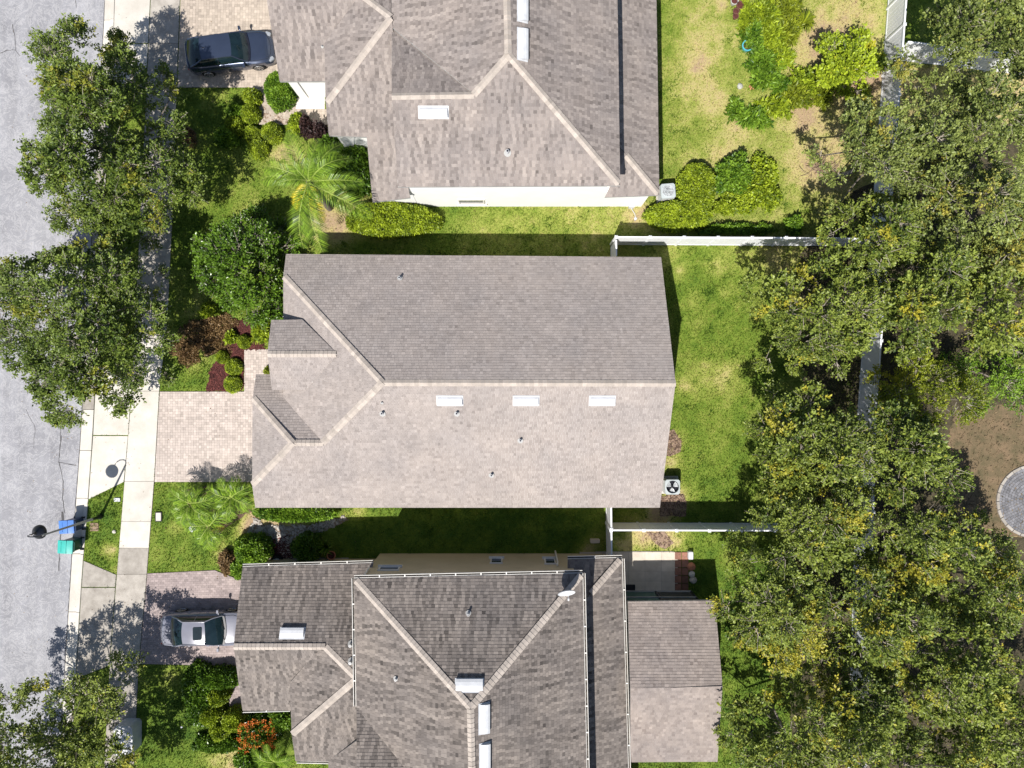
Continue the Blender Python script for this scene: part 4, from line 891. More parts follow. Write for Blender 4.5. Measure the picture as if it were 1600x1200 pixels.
a = W(986, 323); t = empty('hose_reel', a, 'white hose reel with loose hose at the foot of the white wall', 'hose reel')
mb = MB(); mb.rbox((0, 0, .17), (.3, .22, .34), .04); mb.build('reel_box', M_vent, t)
mb = MB(); mb.tube([(0,-.1,.1),(.1,-.25,.03),(.2,-.4,.03),(.24,-.6,.02),(.2,-.75,.02)], .02, 6); mb.build('hose', M_vent, t)
a = W(1318, 274); t = empty('fallen_log', (a.x, a.y, .12), 'pale grey cut log lying at the edge of the trees', 'log', None, .35); mb = MB(); mb.tube([(-.42,0,0),(-.1,.01,0),(.2,0,.01),(.42,.02,0)], [.13,.14,.13,.12], 10); mb.build('log', M_twig, t)
mb = MB()
for i in range(70):
    a = W(random.gauss(1283,13), random.gauss(265,8), random.uniform(.02,.3)); an = random.gauss(.5, .6); l = random.uniform(.3,.9); mb.tube([a, a+Vector((math.cos(an)*l/2, math.sin(an)*l/2, random.uniform(0,.1))), a+Vector((math.cos(an+.2)*l, math.sin(an+.2)*l, 0))], [.014,.01,.005], 4)
tag(mb.build('brush_pile', M_dirt), 'pile of dry cut branches at the lawn edge near the log', 'brush pile', kind='stuff')

# ---------------------------------------------------------------- leaves
def leafquads(P, D, L, wr, v, tip, rg, upb=.9, fold=.25):
    n = len(P); D = D/np.maximum(1e-6, np.linalg.norm(D, axis=1, keepdims=True))
    U = rg.normal(0, 1, (n, 3))*.75; U[:, 2] += upb
    S = np.cross(D, U); S /= np.maximum(1e-6, np.linalg.norm(S, axis=1, keepdims=True)); N = np.cross(S, D)
    L = L[:, None]; a = P; m = P+D*L*.5; c = P+D*L
    V = np.stack([a, m+S*L*wr+N*L*fold*wr, c, m-S*L*wr+N*L*fold*wr], 1).reshape(-1, 3)
    q = np.arange(n)[:, None]*4; Fq = np.concatenate([q+np.array([[0, 1, 2]]), q+np.array([[0, 2, 3]])], 1).reshape(-1, 3)
    return V, Fq, np.repeat(v, 2), np.repeat(tip, 2)
def unit(v): return v/np.maximum(1e-6, np.linalg.norm(v, axis=1, keepdims=True))
def poly_px_world(poly, z): return np.array([tuple(W(a, b, z)) for a, b in poly])[:, :2]
def blobpoly(cx, cy, rx, ry, seed, rough=.16, n=28):
    r = np.random.default_rng(seed); ph = r.random(6)*6.28; out = []
    for i in range(n):
        t = 2*math.pi*i/n; k = 1+rough*(.6*math.sin(2*t+ph[0])+.7*math.sin(3*t+ph[1])+.6*math.sin(5*t+ph[2])+.45*math.sin(8*t+ph[3]))
        out.append((cx+rx*k*math.cos(t), cy+ry*k*math.sin(t)))
    return out
TREES = []
def tree(label, px, zlo, ztop, base, mat_, seed, tipf=.05, spacing=1.08, lobe=.86, tw=68, lsize=.125, group='street trees between kerb and sidewalk', dens=1.0, tuft=1.0, name='oak_tree', twigs=True, wr=.3, shade=0):
    rg = np.random.default_rng(seed); zm = zlo+(ztop-zlo)*.62; poly = poly_px_world(px, zm)
    b = W(*base); root = empty(name, b, label, 'tree', group); lo, hi = poly.min(0), poly.max(0)
    # lobe centres inside the outline
    C_ = []; tries = 0
    cand = lo+rg.random((5000, 2))*(hi-lo)
    for p in cand[pip(cand, poly)]:
        if all((p[0]-q[0])**2+(p[1]-q[1])**2 > spacing**2 for q in C_): C_.append(p); 
    C_ = np.array(C_); cen = poly.mean(0)
    E_ = np.stack([poly, np.roll(poly, -1, 0)], 1)
    def edged(p):
        a, c = E_[:, 0], E_[:, 1]; ab = c-a; t = np.clip(((p-a)*ab).sum(1)/np.maximum(1e-9, (ab*ab).sum(1)), 0, 1); return np.min(np.hypot(*(a+ab*t[:, None]-p).T))
    dm = max(edged(p) for p in C_)
    Ps, Ds, vs, ts, Ls = [], [], [], [], []; TW = MB(); limbs = MB()
    tz = ztop*.38; trunk = [(0,0,-.1),(.05,.03,tz*.5),(float(cen[0]-b.x)*.15, float(cen[1]-b.y)*.15, tz)]
    limbs.tube(trunk, [.24,.18,.14], 10)
    C_ = np.array([cen+(c-cen)*max(.5, 1-.16/max(.5, np.hypot(*(c-cen)))) for c in C_])
    for ci, c in enumerate(C_):
      e = min(1, edged(c)/dm)
      for lay in range(2 if e > .3 else 1):
        z0 = zlo+(ztop-zlo)*(1-(1-e)**1.7)+rg.normal(0, .6); cx, cy = c
        if lay: z0 -= rg.uniform(1.3, 2.2); cx += rg.normal(0, .5); cy += rg.normal(0, .5)
        R = lobe*rg.uniform(.75, 1.2); R = min(R, edged(c)+.18)
        cc = np.array([cx, cy, z0-R*.35]); outd = np.array([cx-cen[0], cy-cen[1], 0.]); outd /= max(.01, np.linalg.norm(outd)); outd *= min(1, (1-e)*1.2)
        if ci % 3 == 0 and not lay:
            e0 = Vector(trunk[-1]); e1 = Vector((cc[0]-b.x, cc[1]-b.y, cc[2]-.5)); mid = e0.lerp(e1, .5)+Vector((rg.normal(0,.3), rg.normal(0,.3), -.1)); limbs.tube([e0, e0.lerp(mid, .6), mid, e1], [.085,.06,.045,.018], 5)
        k = int(tw*dens*(R/lobe)**2*(1.15 if not lay else .8))+6
        d = unit(rg.normal(0, 1, (k, 3))); d[:, 2] = np.abs(d[:, 2])*.9-.22; d = unit(d+outd*.55*tuft)
        s = cc+d*R*rg.uniform(.35, .9, (k, 1)); tl = rg.uniform(.22, .55, k); lv = float(np.clip(rg.normal(.5, .13), .1, .9))
        istip = rg.random(k) < .8*(vnoise(s[:, 0], s[:, 1], .95, 60+seed % 7) > .82-tipf*.68)+tipf*.06; tipv = np.where(istip, rg.uniform(.25, .85, k), 0); ls = rg.uniform(.78, 1.2)
        tdir = unit(d+outd*.5+rg.normal(0, .3, (k, 3))+np.array([0, 0, .18]))
        m = 13; t = (np.arange(m)+.5)/m; tt = t[None, :]*tl[:, None]
        pos = s[:, None]+tdir[:, None]*tt[..., None]+rg.normal(0, .03, (k, m, 3)); pos[..., 2] -= .24*tt**2
        sd = unit(np.cross(tdir, [0, 0, 1.])); sg = np.where(np.arange(m) % 2, 1, -1)[None, :, None]
        Dd = tdir[:, None]*.75+sd[:, None]*sg*.8+rg.normal(0, .38, (k, m, 3))
        Ps.append(pos.reshape(-1, 3)); Ds.append(Dd.reshape(-1, 3)); Ls.append((ls*lsize*rg.uniform(.6, 1.3, (k, m))*(1-.3*np.abs(t-.5))).ravel())
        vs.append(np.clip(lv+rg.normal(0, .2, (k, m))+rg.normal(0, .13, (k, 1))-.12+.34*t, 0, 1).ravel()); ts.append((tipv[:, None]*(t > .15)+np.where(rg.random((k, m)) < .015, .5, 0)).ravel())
        if twigs and not lay:
            for i in range(0, k, 4): TW.tube([s[i]-tdir[i]*.3, s[i]+tdir[i]*tl[i]*1.1], [.019, .006], 3, cap=False)
    P = np.concatenate(Ps); D = np.concatenate(Ds); V, Fq, v, t = leafquads(P, D, np.concatenate(Ls), wr, np.concatenate(vs), np.concatenate(ts), rg)
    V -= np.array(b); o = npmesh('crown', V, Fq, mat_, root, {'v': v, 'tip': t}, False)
    limbs.build('trunk', M_bark, root, smooth=True)
    if twigs: TW.build('twig', M_twig, root, origin=b, kind='stuff')
    TREES.append(len(Fq)); return root
def shrub(label, cx, cy, rx, ry, h, mat_, n, size, seed, cat='shrub', name='shrub', group=None, clipd=True, z0=0, tipf=0, rough=.1, wr=.3, bl=None, poly=None, squ=2.6, parent=None, local=False):
    """leafy mass on the ground: outline in pixels, height h"""
    n = int(n*(1.25 if not clipd else .8)); size *= 1.3
    rg = np.random.default_rng(seed); c = W(cx, cy, h*.6); RX = rx*(H-h*.6)/F; RY = ry*(H-h*.6)/F
    if local: c = Vector((0, 0, 0))
    k = n; th = rg.random(k)*6.283; ph = rg.random(6)*6.28; w = 1+rough*(np.sin(3*th+ph[0])+.7*np.sin(5*th+ph[1])+.5*np.sin(9*th+ph[2]))*.6
    fr = np.sqrt(rg.random(k)) if clipd else rg.random(k)**.6
    zz = (1-fr**squ)**(1/squ)*h if clipd else (1-fr**2)**.5*h*rg.uniform(.55, 1.15, k)
    side = rg.random(k) < .28; zz = np.where(side, rg.random(k)*h*.9, zz); fr = np.where(side, (1-(zz/h/1.0)**squ).clip(0, 1)**(1/squ), fr)
    lump = 1+rough*1.6*(vnoise(np.cos(th)*RX*fr*3, np.sin(th)*RY*fr*3, 1.1, seed % 9)-.5)
    dep = 1-np.abs(rg.normal(0, .09 if clipd else .16, k)); P = np.stack([c.x+RX*w*fr*np.cos(th)*dep, c.y+RY*w*fr*np.sin(th)*dep, z0+zz*dep*lump], 1)
    Nn = np.stack([np.cos(th)*fr, np.sin(th)*fr, .35+1.2*(1-fr)], 1); D = unit(unit(Nn)*.55+rg.normal(0, .65, (k, 3)))
    cl = vnoise(P[:, 0], P[:, 1], 4.5, 31); v = np.clip(.12+.75*cl+rg.normal(0, .2, k), 0, 1); tip = np.where(rg.random(k) < tipf, rg.uniform(.4, 1, k), 0)
    V, Fq, v, tip = leafquads(P, D, size*rg.uniform(.6, 1.35, k), wr, v, tip, rg, .7)
    b = c.copy(); b.z = z0; V = V-np.array([b.x, b.y, b.z])
    o = npmesh(name, V, Fq, mat_, parent, {'v': v, 'tip': tip}); o.location = (0, 0, 0) if local else b
    if parent is None: tag(o, label, cat, group)
    ks = (1, 1) if clipd else (.6, .55)
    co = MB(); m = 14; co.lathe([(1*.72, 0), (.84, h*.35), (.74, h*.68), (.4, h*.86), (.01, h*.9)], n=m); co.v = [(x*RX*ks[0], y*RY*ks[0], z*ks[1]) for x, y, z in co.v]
    co.build('dark_core', M_core, o); return o
M_core = M('shaded_core', (.03, .032, .015), (.02, .018, .012), 9, .95, 40, .4, .6)  # dark filler blob, the shade inside the foliage put into its colour
# ---------------------------------------------------------------- street trees
T1 = [(92,18),(124,26),(156,20),(165,50),(178,74),(198,78),(232,86),(250,106),(252,133),(264,152),(256,178),(264,200),(272,235),(308,272),(290,296),(258,288),(238,312),(234,338),(216,360),(196,362),(160,364),(130,347),(94,358),(60,344),(64,315),(40,298),(28,274),(50,245),(10,220),(34,205),(54,195),(10,184),(40,160),(64,150),(42,112),(54,88),(46,48),(76,62),(92,46)]
T2 = [(10,385),(50,372),(80,390),(100,372),(150,368),(205,385),(232,400),(222,440),(238,470),(262,505),(255,545),(238,585),(205,610),(180,600),(170,645),(120,655),(80,672),(62,655),(20,640),(28,605),(45,585),(10,575),(-15,560),(-35,500),(-25,430)]
T3 = [(-40,1125),(-10,1098),(20,1105),(50,1092),(100,1082),(140,1062),(172,1058),(198,1080),(202,1100),(188,1130),(160,1150),(180,1180),(205,1215),(190,1290),(120,1330),(40,1320),(-30,1310),(-55,1260),(-55,1180)]
tree('tall street oak at the top left overhanging the road above the other street oak', T1, 3.2, 6.9, (208,262), L_oak, 11, .02, dens=1.35, spacing=1.02, lsize=.14)
tree('wide street oak in the middle left standing directly below the tall one', [(a-(16 if a > 150 else 4), b) for a, b in T2], 3.0, 6.8, (182,500), L_oak, 12, .03, dens=1.3, spacing=1.06, lsize=.14)
tree('street oak with yellowish tips at the bottom left corner of the picture', [(a-14, b) for a, b in T3], 3.5, 6.1, (140,1135), L_mid, 13, .22, dens=1.0, spacing=1.15, lsize=.14)
# ---------------------------------------------------------------- the tree row on the right
ROW = [
 ('olive coloured oak in the top right corner', blobpoly(1560,45,115,85,1,.18), 4.2, 7.6, (1510,90), L_olive, .04),
 ('broad olive oak with pale radiating branches below the top right fence junction', blobpoly(1392,237,90,80,2,.14), 4.0, 7.4, (1380,250), L_olive, .03),
 ('olive oak at the right edge above the dark gap, second from the top right corner', blobpoly(1545,195,100,90,3,.16), 4.4, 8.2, (1480,225), L_olive, .06),
 ('yellow green flecked oak at the right edge in the upper middle of the row', blobpoly(1540,345,95,78,4,.18), 4.4, 8.4, (1475,370), L_olive, .22),
 ('oak whose crown covers the right end of the upper garden fence', blobpoly(1375,375,80,65,5,.16), 3.8, 7.2, (1340,395), L_mid, .08),
 ('wide green oak reaching furthest left over the middle back lawn', blobpoly(1300,490,102,84,6,.12), 3.8, 7.4, (1300,480), L_mid, .05),
 ('oak behind the middle back lawn just right of the back fence', blobpoly(1455,465,92,80,7,.16), 4.0, 7.8, (1420,480), L_mid, .08),
 ('dull green oak cut by the right edge at middle height', blobpoly(1575,480,80,85,8,.16), 4.0, 7.6, (1530,480), L_mid, .05),
 ('oak with yellow tips right below the shadowed notch of the back lawn', blobpoly(1275,690,92,78,9,.12), 3.8, 7.2, (1270,680), L_mid, .2),
 ('oak between the back fence and the round patio, upper one', blobpoly(1420,715,82,68,10,.14), 3.8, 7.2, (1385,700), L_mid, .12),
 ('oak with bright yellow twigs facing the round patio, lower one', blobpoly(1425,835,88,72,11,.14), 3.8, 7.4, (1385,815), L_mid, .2),
 ('oak standing over the right end of the lower garden fence', blobpoly(1275,830,82,70,12,.14), 3.8, 7.2, (1265,810), L_mid, .13),
 ('yellow tipped oak behind the bottom patio roof, nearest the patio', blobpoly(1215,960,78,80,13,.16), 3.8, 7.2, (1200,930), L_mid, .24),
 ('dense oak in the lower part of the row directly above the yellow spotted oaks', blobpoly(1360,965,92,84,14,.14), 4.0, 7.8, (1330,940), L_mid, .2),
 ('dark green oak below the round patio at the right edge', blobpoly(1540,910,95,75,15,.16), 3.6, 7.0, (1490,880), L_mid, .04),
 ('oak spotted with bright yellow at the lower right', blobpoly(1500,1040,90,78,16,.16), 4.0, 7.8, (1440,1010), L_mid, .34),
 ('yellow spotted oak at the bottom in the middle of the row', blobpoly(1340,1110,95,85,17,.14), 4.0, 7.6, (1300,1070), L_mid, .28),
 ('oak at the bottom edge closest to the patio roof', blobpoly(1225,1150,72,82,18,.16), 3.6, 7.0, (1200,1110), L_mid, .18),
 ('loose dark green tree in the bottom right corner', blobpoly(1570,1150,95,85,19,.18), 3.2, 6.2, (1500,1100), L_mid, .05),
 ('oak with a few yellow shoots cut by the bottom edge right of centre', blobpoly(1440,1205,95,70,20,.16), 3.8, 7.2, (1380,1160), L_mid, .26),
]
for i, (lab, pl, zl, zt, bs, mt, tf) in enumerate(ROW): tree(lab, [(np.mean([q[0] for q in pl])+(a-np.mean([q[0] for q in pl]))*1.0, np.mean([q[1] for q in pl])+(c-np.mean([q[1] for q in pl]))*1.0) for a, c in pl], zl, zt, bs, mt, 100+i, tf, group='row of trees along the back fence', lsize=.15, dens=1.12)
tree('low yellow green tree right of the back fence at middle height', blobpoly(1440,610,80,55,31,.12), 1.8, 3.6, (1425,600), L_yel, 131, .06, group='small trees behind the back fence', spacing=1.1, lobe=.8, tw=60, name='small_tree', lsize=.12, dens=1.2)
tree('bright green bushy tree at the right edge above the bare soil', blobpoly(1565,600,60,46,32,.1), 1.4, 3.0, (1545,598), L_bright, 132, .02, group='small trees behind the back fence', spacing=1.0, lobe=.75, tw=70, name='small_tree', lsize=.11, dens=1.3)
tree('large dark glossy tree left of the middle house roof', [(372,318),(400,330),(425,345),(443,372),(444,420),(444,470),(425,500),(400,502),(372,490),(345,470),(322,440),(300,412),(298,385),(318,362),(345,345)], .9, 3.9, (378,432), L_dark, 133, .02, group=None, spacing=.95, lobe=.75, tw=85, name='small_tree', lsize=.14, dens=1.35, wr=.3)
tree('bright lime young tree with large leaves left of the top right white fence', blobpoly(1327,97,45,46,34,.1), .8, 2.3, (1328,98), L_lime, 134, .05, group=None, spacing=.8, lobe=.62, tw=60, name='small_tree', lsize=.19, dens=1.0, wr=.33)
# ---------------------------------------------------------------- clipped and loose shrubs
g5 = 'clipped yellow green balls in front of the top house'
balls = [((390,176),15.5,.8,'topmost'),((366,195),15.5,.7,'left'),((393,208),14,.65,'central'),((423,206),16.5,.75,'right'),((402,231),16.5,.7,'lowest')]
proto = shrub('x', 0, 0, 15*H/(H-.42), 15*H/(H-.42), .7, L_lime, 5200, .055, 41, name='clipped_shrub', local=True, rough=.03, squ=2.2)
for i, ((x, y), r, h, w) in enumerate(balls):
    o = proto if i == 0 else copy_tree(proto); a = W(x, y, h*.6); o.location = (a.x, a.y, 0); o.scale = (r/15, r/15, h/.7); o.rotation_euler.z = i*1.3
    tag(o, f'{w} of the five clipped olive yellow balls beside the top walkway', 'shrub', g5)
g3 = 'round yellow green shrubs lining the red mulch bed'
for i, (x, y, r, w) in enumerate([(364,573,13.5,'middle'),(362,600,14,'lowest'),(346,558,10.5,'upper left'),(380,534,11,'upper right')]):
    o = copy_tree(proto); a = W(x, y, .3); o.location = (a.x, a.y, 0); o.scale = (r/15, r/15, .75); o.rotation_euler.z = 2+i
    tag(o, f'{w} of the small round yellow green shrubs in the red mulch bed', 'shrub', g3)
gd = 'bright balls among the dark shrubs by the bottom driveway'
for i, (x, y, r, w) in enumerate([(340,1090,14.5,'uppermost, single'),(330,1119,17,'left'),(363,1127,18,'right'),(343,1141,16,'lowest')]):
    o = shrub(f'{w} bright lime ball among the dark shrubs below the bottom driveway', x, y, r, r, 1.15, L_lime, 5200, .075, 300+i, name='clipped_shrub', group=gd, rough=.12, clipd=True)
S = shrub
S('long clipped lime hedge below the left end of the top house white wall', 612,342,76,27,1.2,L_lime,17000,.085,50,cat='hedge',name='hedge',squ=3.6,rough=.08)
S('clipped lime hedge lobe directly below the pale air conditioner', 1062,336,54,24,1.1,L_lime,12000,.085,51,cat='hedge',name='hedge',squ=3,rough=.06)
S('tall clipped lime hedge right of the pale air conditioner', 1089,294,31,42,1.25,L_lime,11000,.085,52,cat='hedge',name='hedge',squ=3,rough=.06)
S('loose bright green bush right of the clipped lime hedges', 1150,272,30,32,1.3,L_bright,6500,.12,53,clipd=False,rough=.25,wr=.32)
S('loose lime green bush at the end of the hedge row nearest the brush pile', 1190,285,32,42,1.2,L_lime,6500,.12,54,clipd=False,rough=.28,wr=.32)
S('small pale bush between the two loose bushes and the fence', 1145,318,26,17,.8,L_lime,3500,.10,55,clipd=False,rough=.3)
S('low green creeper along the top side of the upper garden fence', 1150,357,55,7,.6,L_bright,3500,.10,56,clipd=False,rough=.3)
S('small green creeper clump by the upper fence near the trees', 1243,350,12,14,.9,L_bright,1300,.11,57,clipd=False,rough=.3)
S('small leafy clump between fence creepers', 1195,357,10,8,.6,L_bright,900,.10,58,clipd=False,rough=.3)
S('oval dark green clipped bush in front of the white garage wall of the top house', 435,140,23,29,1.25,L_bright,9000,.085,59,squ=2.8,rough=.07)
S('dark green leafy bush in the gap between the big palm and the top house roof', 562,252,34,46,1.6,L_dark,11000,.13,60,clipd=False,rough=.2)
S('dark green bush behind the palm crown near the small porch roof', 520,240,30,34,1.3,L_dark,7000,.13,61,clipd=False,rough=.22)
S('dark purple leaved plant by the top walkway, left one', 478,196,9,14,1.2,L_purple,1100,.12,62,clipd=False,rough=.3,cat='plant')
S('dark purple leaved plant by the top walkway, right one', 500,205,10,13,1.2,L_purple,1100,.12,63,clipd=False,rough=.3,cat='plant')
S('pale green spiky shrub between the purple plants and the palm', 462,192,13,15,.9,L_lime,1800,.11,64,clipd=False,rough=.3)
S('small dry orange brown shrub on the shaded lawn right of the top left street oak', 293,214,11,14,.6,L_brown,2000,.07,65,rough=.2)
S('loose green shrub left of the clipped balls', 352,212,18,16,.7,L_bright,3200,.09,66,clipd=False,rough=.25)
S('small loose green shrub left of the topmost clipped ball', 368,172,14,12,.6,L_bright,2200,.09,67,clipd=False,rough=.25)
S('pale green shrub above the topmost clipped ball at the walkway edge', 392,150,14,13,.8,L_lime,3000,.08,68,clipd=False,rough=.15)
S('leafy lime shrub at the front corner between the dark glossy tree and the red mulch', 409,510,17,24,1.1,L_lime,4200,.10,69,clipd=False,rough=.2)
S('bright lime shrub under the left edge of the big dark tree', 326,485,16,10,.5,L_lime,1300,.10,70,clipd=False,rough=.3)
S('small pale spiky plant, left one in the upper mulch bed', 361,527,9,9,.4,L_lime,700,.13,71,clipd=False,rough=.3,cat='plant')
S('small red leaved plant beside the middle house wall', 437,466,7,14,.9,L_flower,700,.09,72,clipd=False,rough=.3,cat='plant')
S('tiny yellow flowering plant on the front path of the middle house', 417,579,5,6,.5,L_yel,400,.07,73,clipd=False,rough=.3,cat='plant')
S('dry brownish ground cover left of the red mulch bed', 330,520,38,34,.22,L_brown,8000,.075,74,clipd=False,rough=.35,cat='ground cover',name='ground_cover')
S('dry tan ground cover patch above the small green lawn', 292,548,24,22,.14,L_brown,2600,.075,75,clipd=False,rough=.35,cat='ground cover',name='ground_cover')
S('bright green clipped hedge along the bottom side of the middle house', 462,801,66,13,.95,L_bright,12000,.10,76,cat='hedge',name='hedge',squ=5,rough=.04)
S('large rounded green shrub left of the stepping stones', 393,862,28,27,1.3,L_bright,9000,.10,77,squ=2.6,rough=.12)
S('lower leafy part of shrubbery touching the corner of the bottom house gutter', 382,888,22,20,1.1,L_bright,5000,.10,78,squ=2.6,rough=.15)
S('reddish brown shrub at the left foot of the large rounded shrub', 354,879,14,19,.7,L_brown,3000,.08,79,clipd=False,rough=.25)
S('compact dark green shrub right of the stepping stones', 477,857,21,23,1.2,L_dark,6500,.10,80,squ=3,rough=.12)
S('dark dense shrub mass at the left side of the bottom front bed', 312,1085,30,50,.9,L_dark,13000,.10,81,clipd=False,rough=.15)
S('green shrub along the upper edge of the bottom front bed', 342,1060,36,17,1.0,L_dark,8000,.09,82,squ=3,rough=.12)
S('dark low shrub band below the bright balls', 345,1163,50,14,.6,L_dark,6000,.10,83,clipd=False,rough=.2)
S('dark low shrub band stretching towards the bottom edge', 400,1190,40,16,.6,L_dark,5000,.10,84,clipd=False,rough=.2)
S('dark green bush between the red flowers and the bottom roof gutter', 440,1125,22,18,.9,L_bright,3500,.11,85,clipd=False,rough=.2)
fl = S('ixora bush covered in orange red flowers below the bottom house gutter', 405,1145,34,27,.9,L_dark,5000,.10,86,clipd=False,rough=.2,cat='flowering shrub',name='flowering_shrub')
rg = np.random.default_rng(5); n = 70; c = fl.location; pc = np.stack([rg.uniform(-1.0,1.0,n), rg.uniform(-.8,.8,n), rg.uniform(.75,.98,n)], 1); P = (pc[:, None]+rg.normal(0, .055, (n, 16, 3))).reshape(-1, 3); D = rg.normal(0, 1, P.shape); D[:, 2] = abs(D[:, 2])
V, Fq, v, t = leafquads(P, D, np.full(len(P), .07), .4, rg.random(len(P)), rg.random(len(P))*.5, rg); npmesh('flowers', V, Fq, L_flower, fl, {'v': v, 'tip': t})
# top right garden bed
gb = [(1195,20,24,22,.8,L_lime),(1228,15,22,16,.7,L_yel),(1178,60,16,24,.7,L_bright),(1205,52,22,20,.7,L_lime),(1232,48,18,18,.7,L_yel),(1195,95,26,18,.7,L_bright),(1222,88,18,18,.6,L_lime),(1200,122,22,13,.6,L_bright),
      (1180,182,22,15,.7,L_bright),(1212,165,26,14,.6,L_lime),(1244,150,20,16,.7,L_yel),(1262,128,14,20,.6,L_lime),(1225,135,16,10,.4,L_bright),(1150,170,12,14,.5,L_bright),(1170,30,12,30,.5,L_lime),(1286,150,12,14,.5,L_yel)]
names = ['leafy lime plant near the top edge','yellow green plant near the top edge','bright green plant right of the turquoise pot','lime plant in the upper centre of the bed','yellow green plant next to the spiky yellow clump','broad green plant in the middle of the bed','lime plant right of the broad green one','green plant at the lower end of the bed',
  'green strap leaved plant isolated on the lawn','lime plant touching the strap leaved plant','yellow green plant between bed and lime tree','lime plant left of the young lime tree','low green plant in the gap of the bed','small green tuft left of the strap leaved plant','narrow pale plant row beside the dark pots','small yellow plant at the foot of the young lime tree']
for i, ((x, y, rx, ry, h, m_), nm) in enumerate(zip(gb, names)):
    S(nm+' in the top right garden', x, y, rx, ry, h, m_, int(rx*ry*3.2), .2, 400+i, clipd=False, rough=.4, wr=.17, cat='garden plant', name='garden_plant', group='plants of the top right garden bed')
# spiky plants: long straps radiating from a centre
def spiky(label, px, py, r, h, mat_, n, seed, w=.05, name='spiky_plant', cat='plant', z0=0, segs=3, tipv=0, droop=.6):
    rg = random.Random(seed); a = W(px, py, h*.5); mb = MB(); R = r*(H-h*.5)/F; mats = []
    for i in range(n):
        t = rg.uniform(0, 6.283); L = R*rg.uniform(.65, 1.08); hh = h*rg.uniform(.5, 1.1); q = rg.random(); row = []
        for k in range(segs+1):
            s = k/segs; rr = L*s; zz = hh*(math.sin(s*math.pi*.5*(1+droop*.8)))*1.0+.03; ww = w*(1-s**2*.92)/2*(1 if k else .6); cx, cy = rr*math.cos(t), rr*math.sin(t); row.append([(cx-ww*math.sin(t), cy+ww*math.cos(t), zz), (cx, cy, zz-ww*.5), (cx+ww*math.sin(t), cy-ww*math.cos(t), zz)])
        mb.grid(row, a=q)
    o = npmesh(name, mb.v, mb.f, mat_, None, {'v': mb.a, 'tip': [tipv]*len(mb.f)}); o.location = (a.x, a.y, z0); tag(o, label, cat); return o
spiky('bright yellow spiky clump at the right side of the top garden bed', 1256,36,20,.8,L_yel,90,1,.09)
spiky('dark spiky agave like plant beside the terracotta pot', 508,855,17,.8,L_dark,34,2,.07)
spiky('strap leaved plant on the lawn below the top garden bed', 1165,185,20,.6,L_bright,40,3,.07)
spiky('small spiky plant, right one in the upper red mulch bed', 381,533,11,.35,L_lime,40,4,.05)
spiky('small spiky plant at the tip of the red mulch bed', 400,529,10,.35,L_lime,36,5,.05)
for i, (x, y, w_) in enumerate([(1130,20,'left'),(1118,320,'lower')][:0]): pass
# ---------------------------------------------------------------- palms
def frond_mesh(name, L, n, ll, seed, droop=.5, lift=.25, w=.045, tip=0, tw=.5):
    rg = random.Random(seed); mb = MB(); ta = []
    def pt(s): return Vector((L*s*(1-.12*s*s), .04*math.sin(s*3+seed), lift*L*math.sin(min(1, s*1.15)*2.1)*.7-droop*L*.5*s**2.4))
    for i in range(n):
        s = .10+.9*i/n; p = pt(s); d = (pt(min(1, s+.02))-pt(s-.02)).normalized(); l = ll*(math.sin(math.pi*min(1, .16+s*.84))**.6)*rg.uniform(.85, 1.1)
        for sg in (-1, 1):
            sd = Vector((-d.y, d.x, 0)).normalized()*sg; dirn = (sd*.85+d*(.45+.5*s)+Vector((0, 0, rg.uniform(-.05, .35)))).normalized(); q = rg.uniform(.15, 1); ww = w*rg.uniform(.7, 1.1)
            m1 = p+dirn*l*.5+Vector((0, 0, .02)); e = p+dirn*l+Vector((0, 0, -l*.28)); nn = d*ww/2
            mb.add([p-nn*.5, p+nn*.5, m1+nn, m1-nn, e], [(0, 1, 2, 3), (3, 2, 4)], a=q); ta += [tip*rg.uniform(.5, 1)]*2
    k = len(mb.f); mb.tube([pt(s/8) for s in range(9)], [.03-.0028*s for s in range(9)], 5, mi=1, a=.9); ta += [0]*(len(mb.f)-k)
    return mb, ta
M_rach = M('palm_rachis', (.30, .38, .08), (.22, .28, .06), 4, .6, 20, .15, 0)
def palm(label, px, py, z, base, specs, trunk_r=.14, L=2.6, ll=.62, n=46, seed=1, group=None, w=.045, name='palm_tree'):
    b = W(*base); c = W(px, py, z); root = empty(name, b, label, 'palm', group); top = Vector((c.x-b.x, c.y-b.y, z))
    mb = MB(); pts = [Vector((0,0,-.05)).lerp(top, s/8) for s in range(9)]; mb.tube(pts, [trunk_r*(1.15 if s % 2 else 1)*(1.2-.4*s/8) for s in range(9)], 10); mb.build('trunk', M_bark, root, smooth=True)
    vari = []
    for k in range(4):
        m_, ta = frond_mesh('frond', L, n, ll, seed+k, .5+.15*k, .22+.06*k, w, 0); vari.append((m_, ta))
    ym, yt = frond_mesh('frond', L*.8, n, ll*.8, seed+9, .9, .1, w, 1)
    me = {}
    for i, sp in enumerate(specs):
        ang, sc, pitch = sp[:3]; yel = len(sp) > 3; key = 9 if yel else i % 4
        if key in me: o = me[key].copy(); COL.objects.link(o); o.parent = root
        else:
            m_, ta = (ym, yt) if yel else vari[key]; o = npmesh('frond', m_.v, m_.f, [L_palm, M_rach], root, {'v': m_.a, 'tip': ta}, False, m_.m); me[key] = o
        o.location = top; o.rotation_euler = (0, math.radians(pitch), math.radians(ang)); o.scale = (sc, sc, sc)
        if yel: o['label'] = 'yellowed drooping frond'
    return root
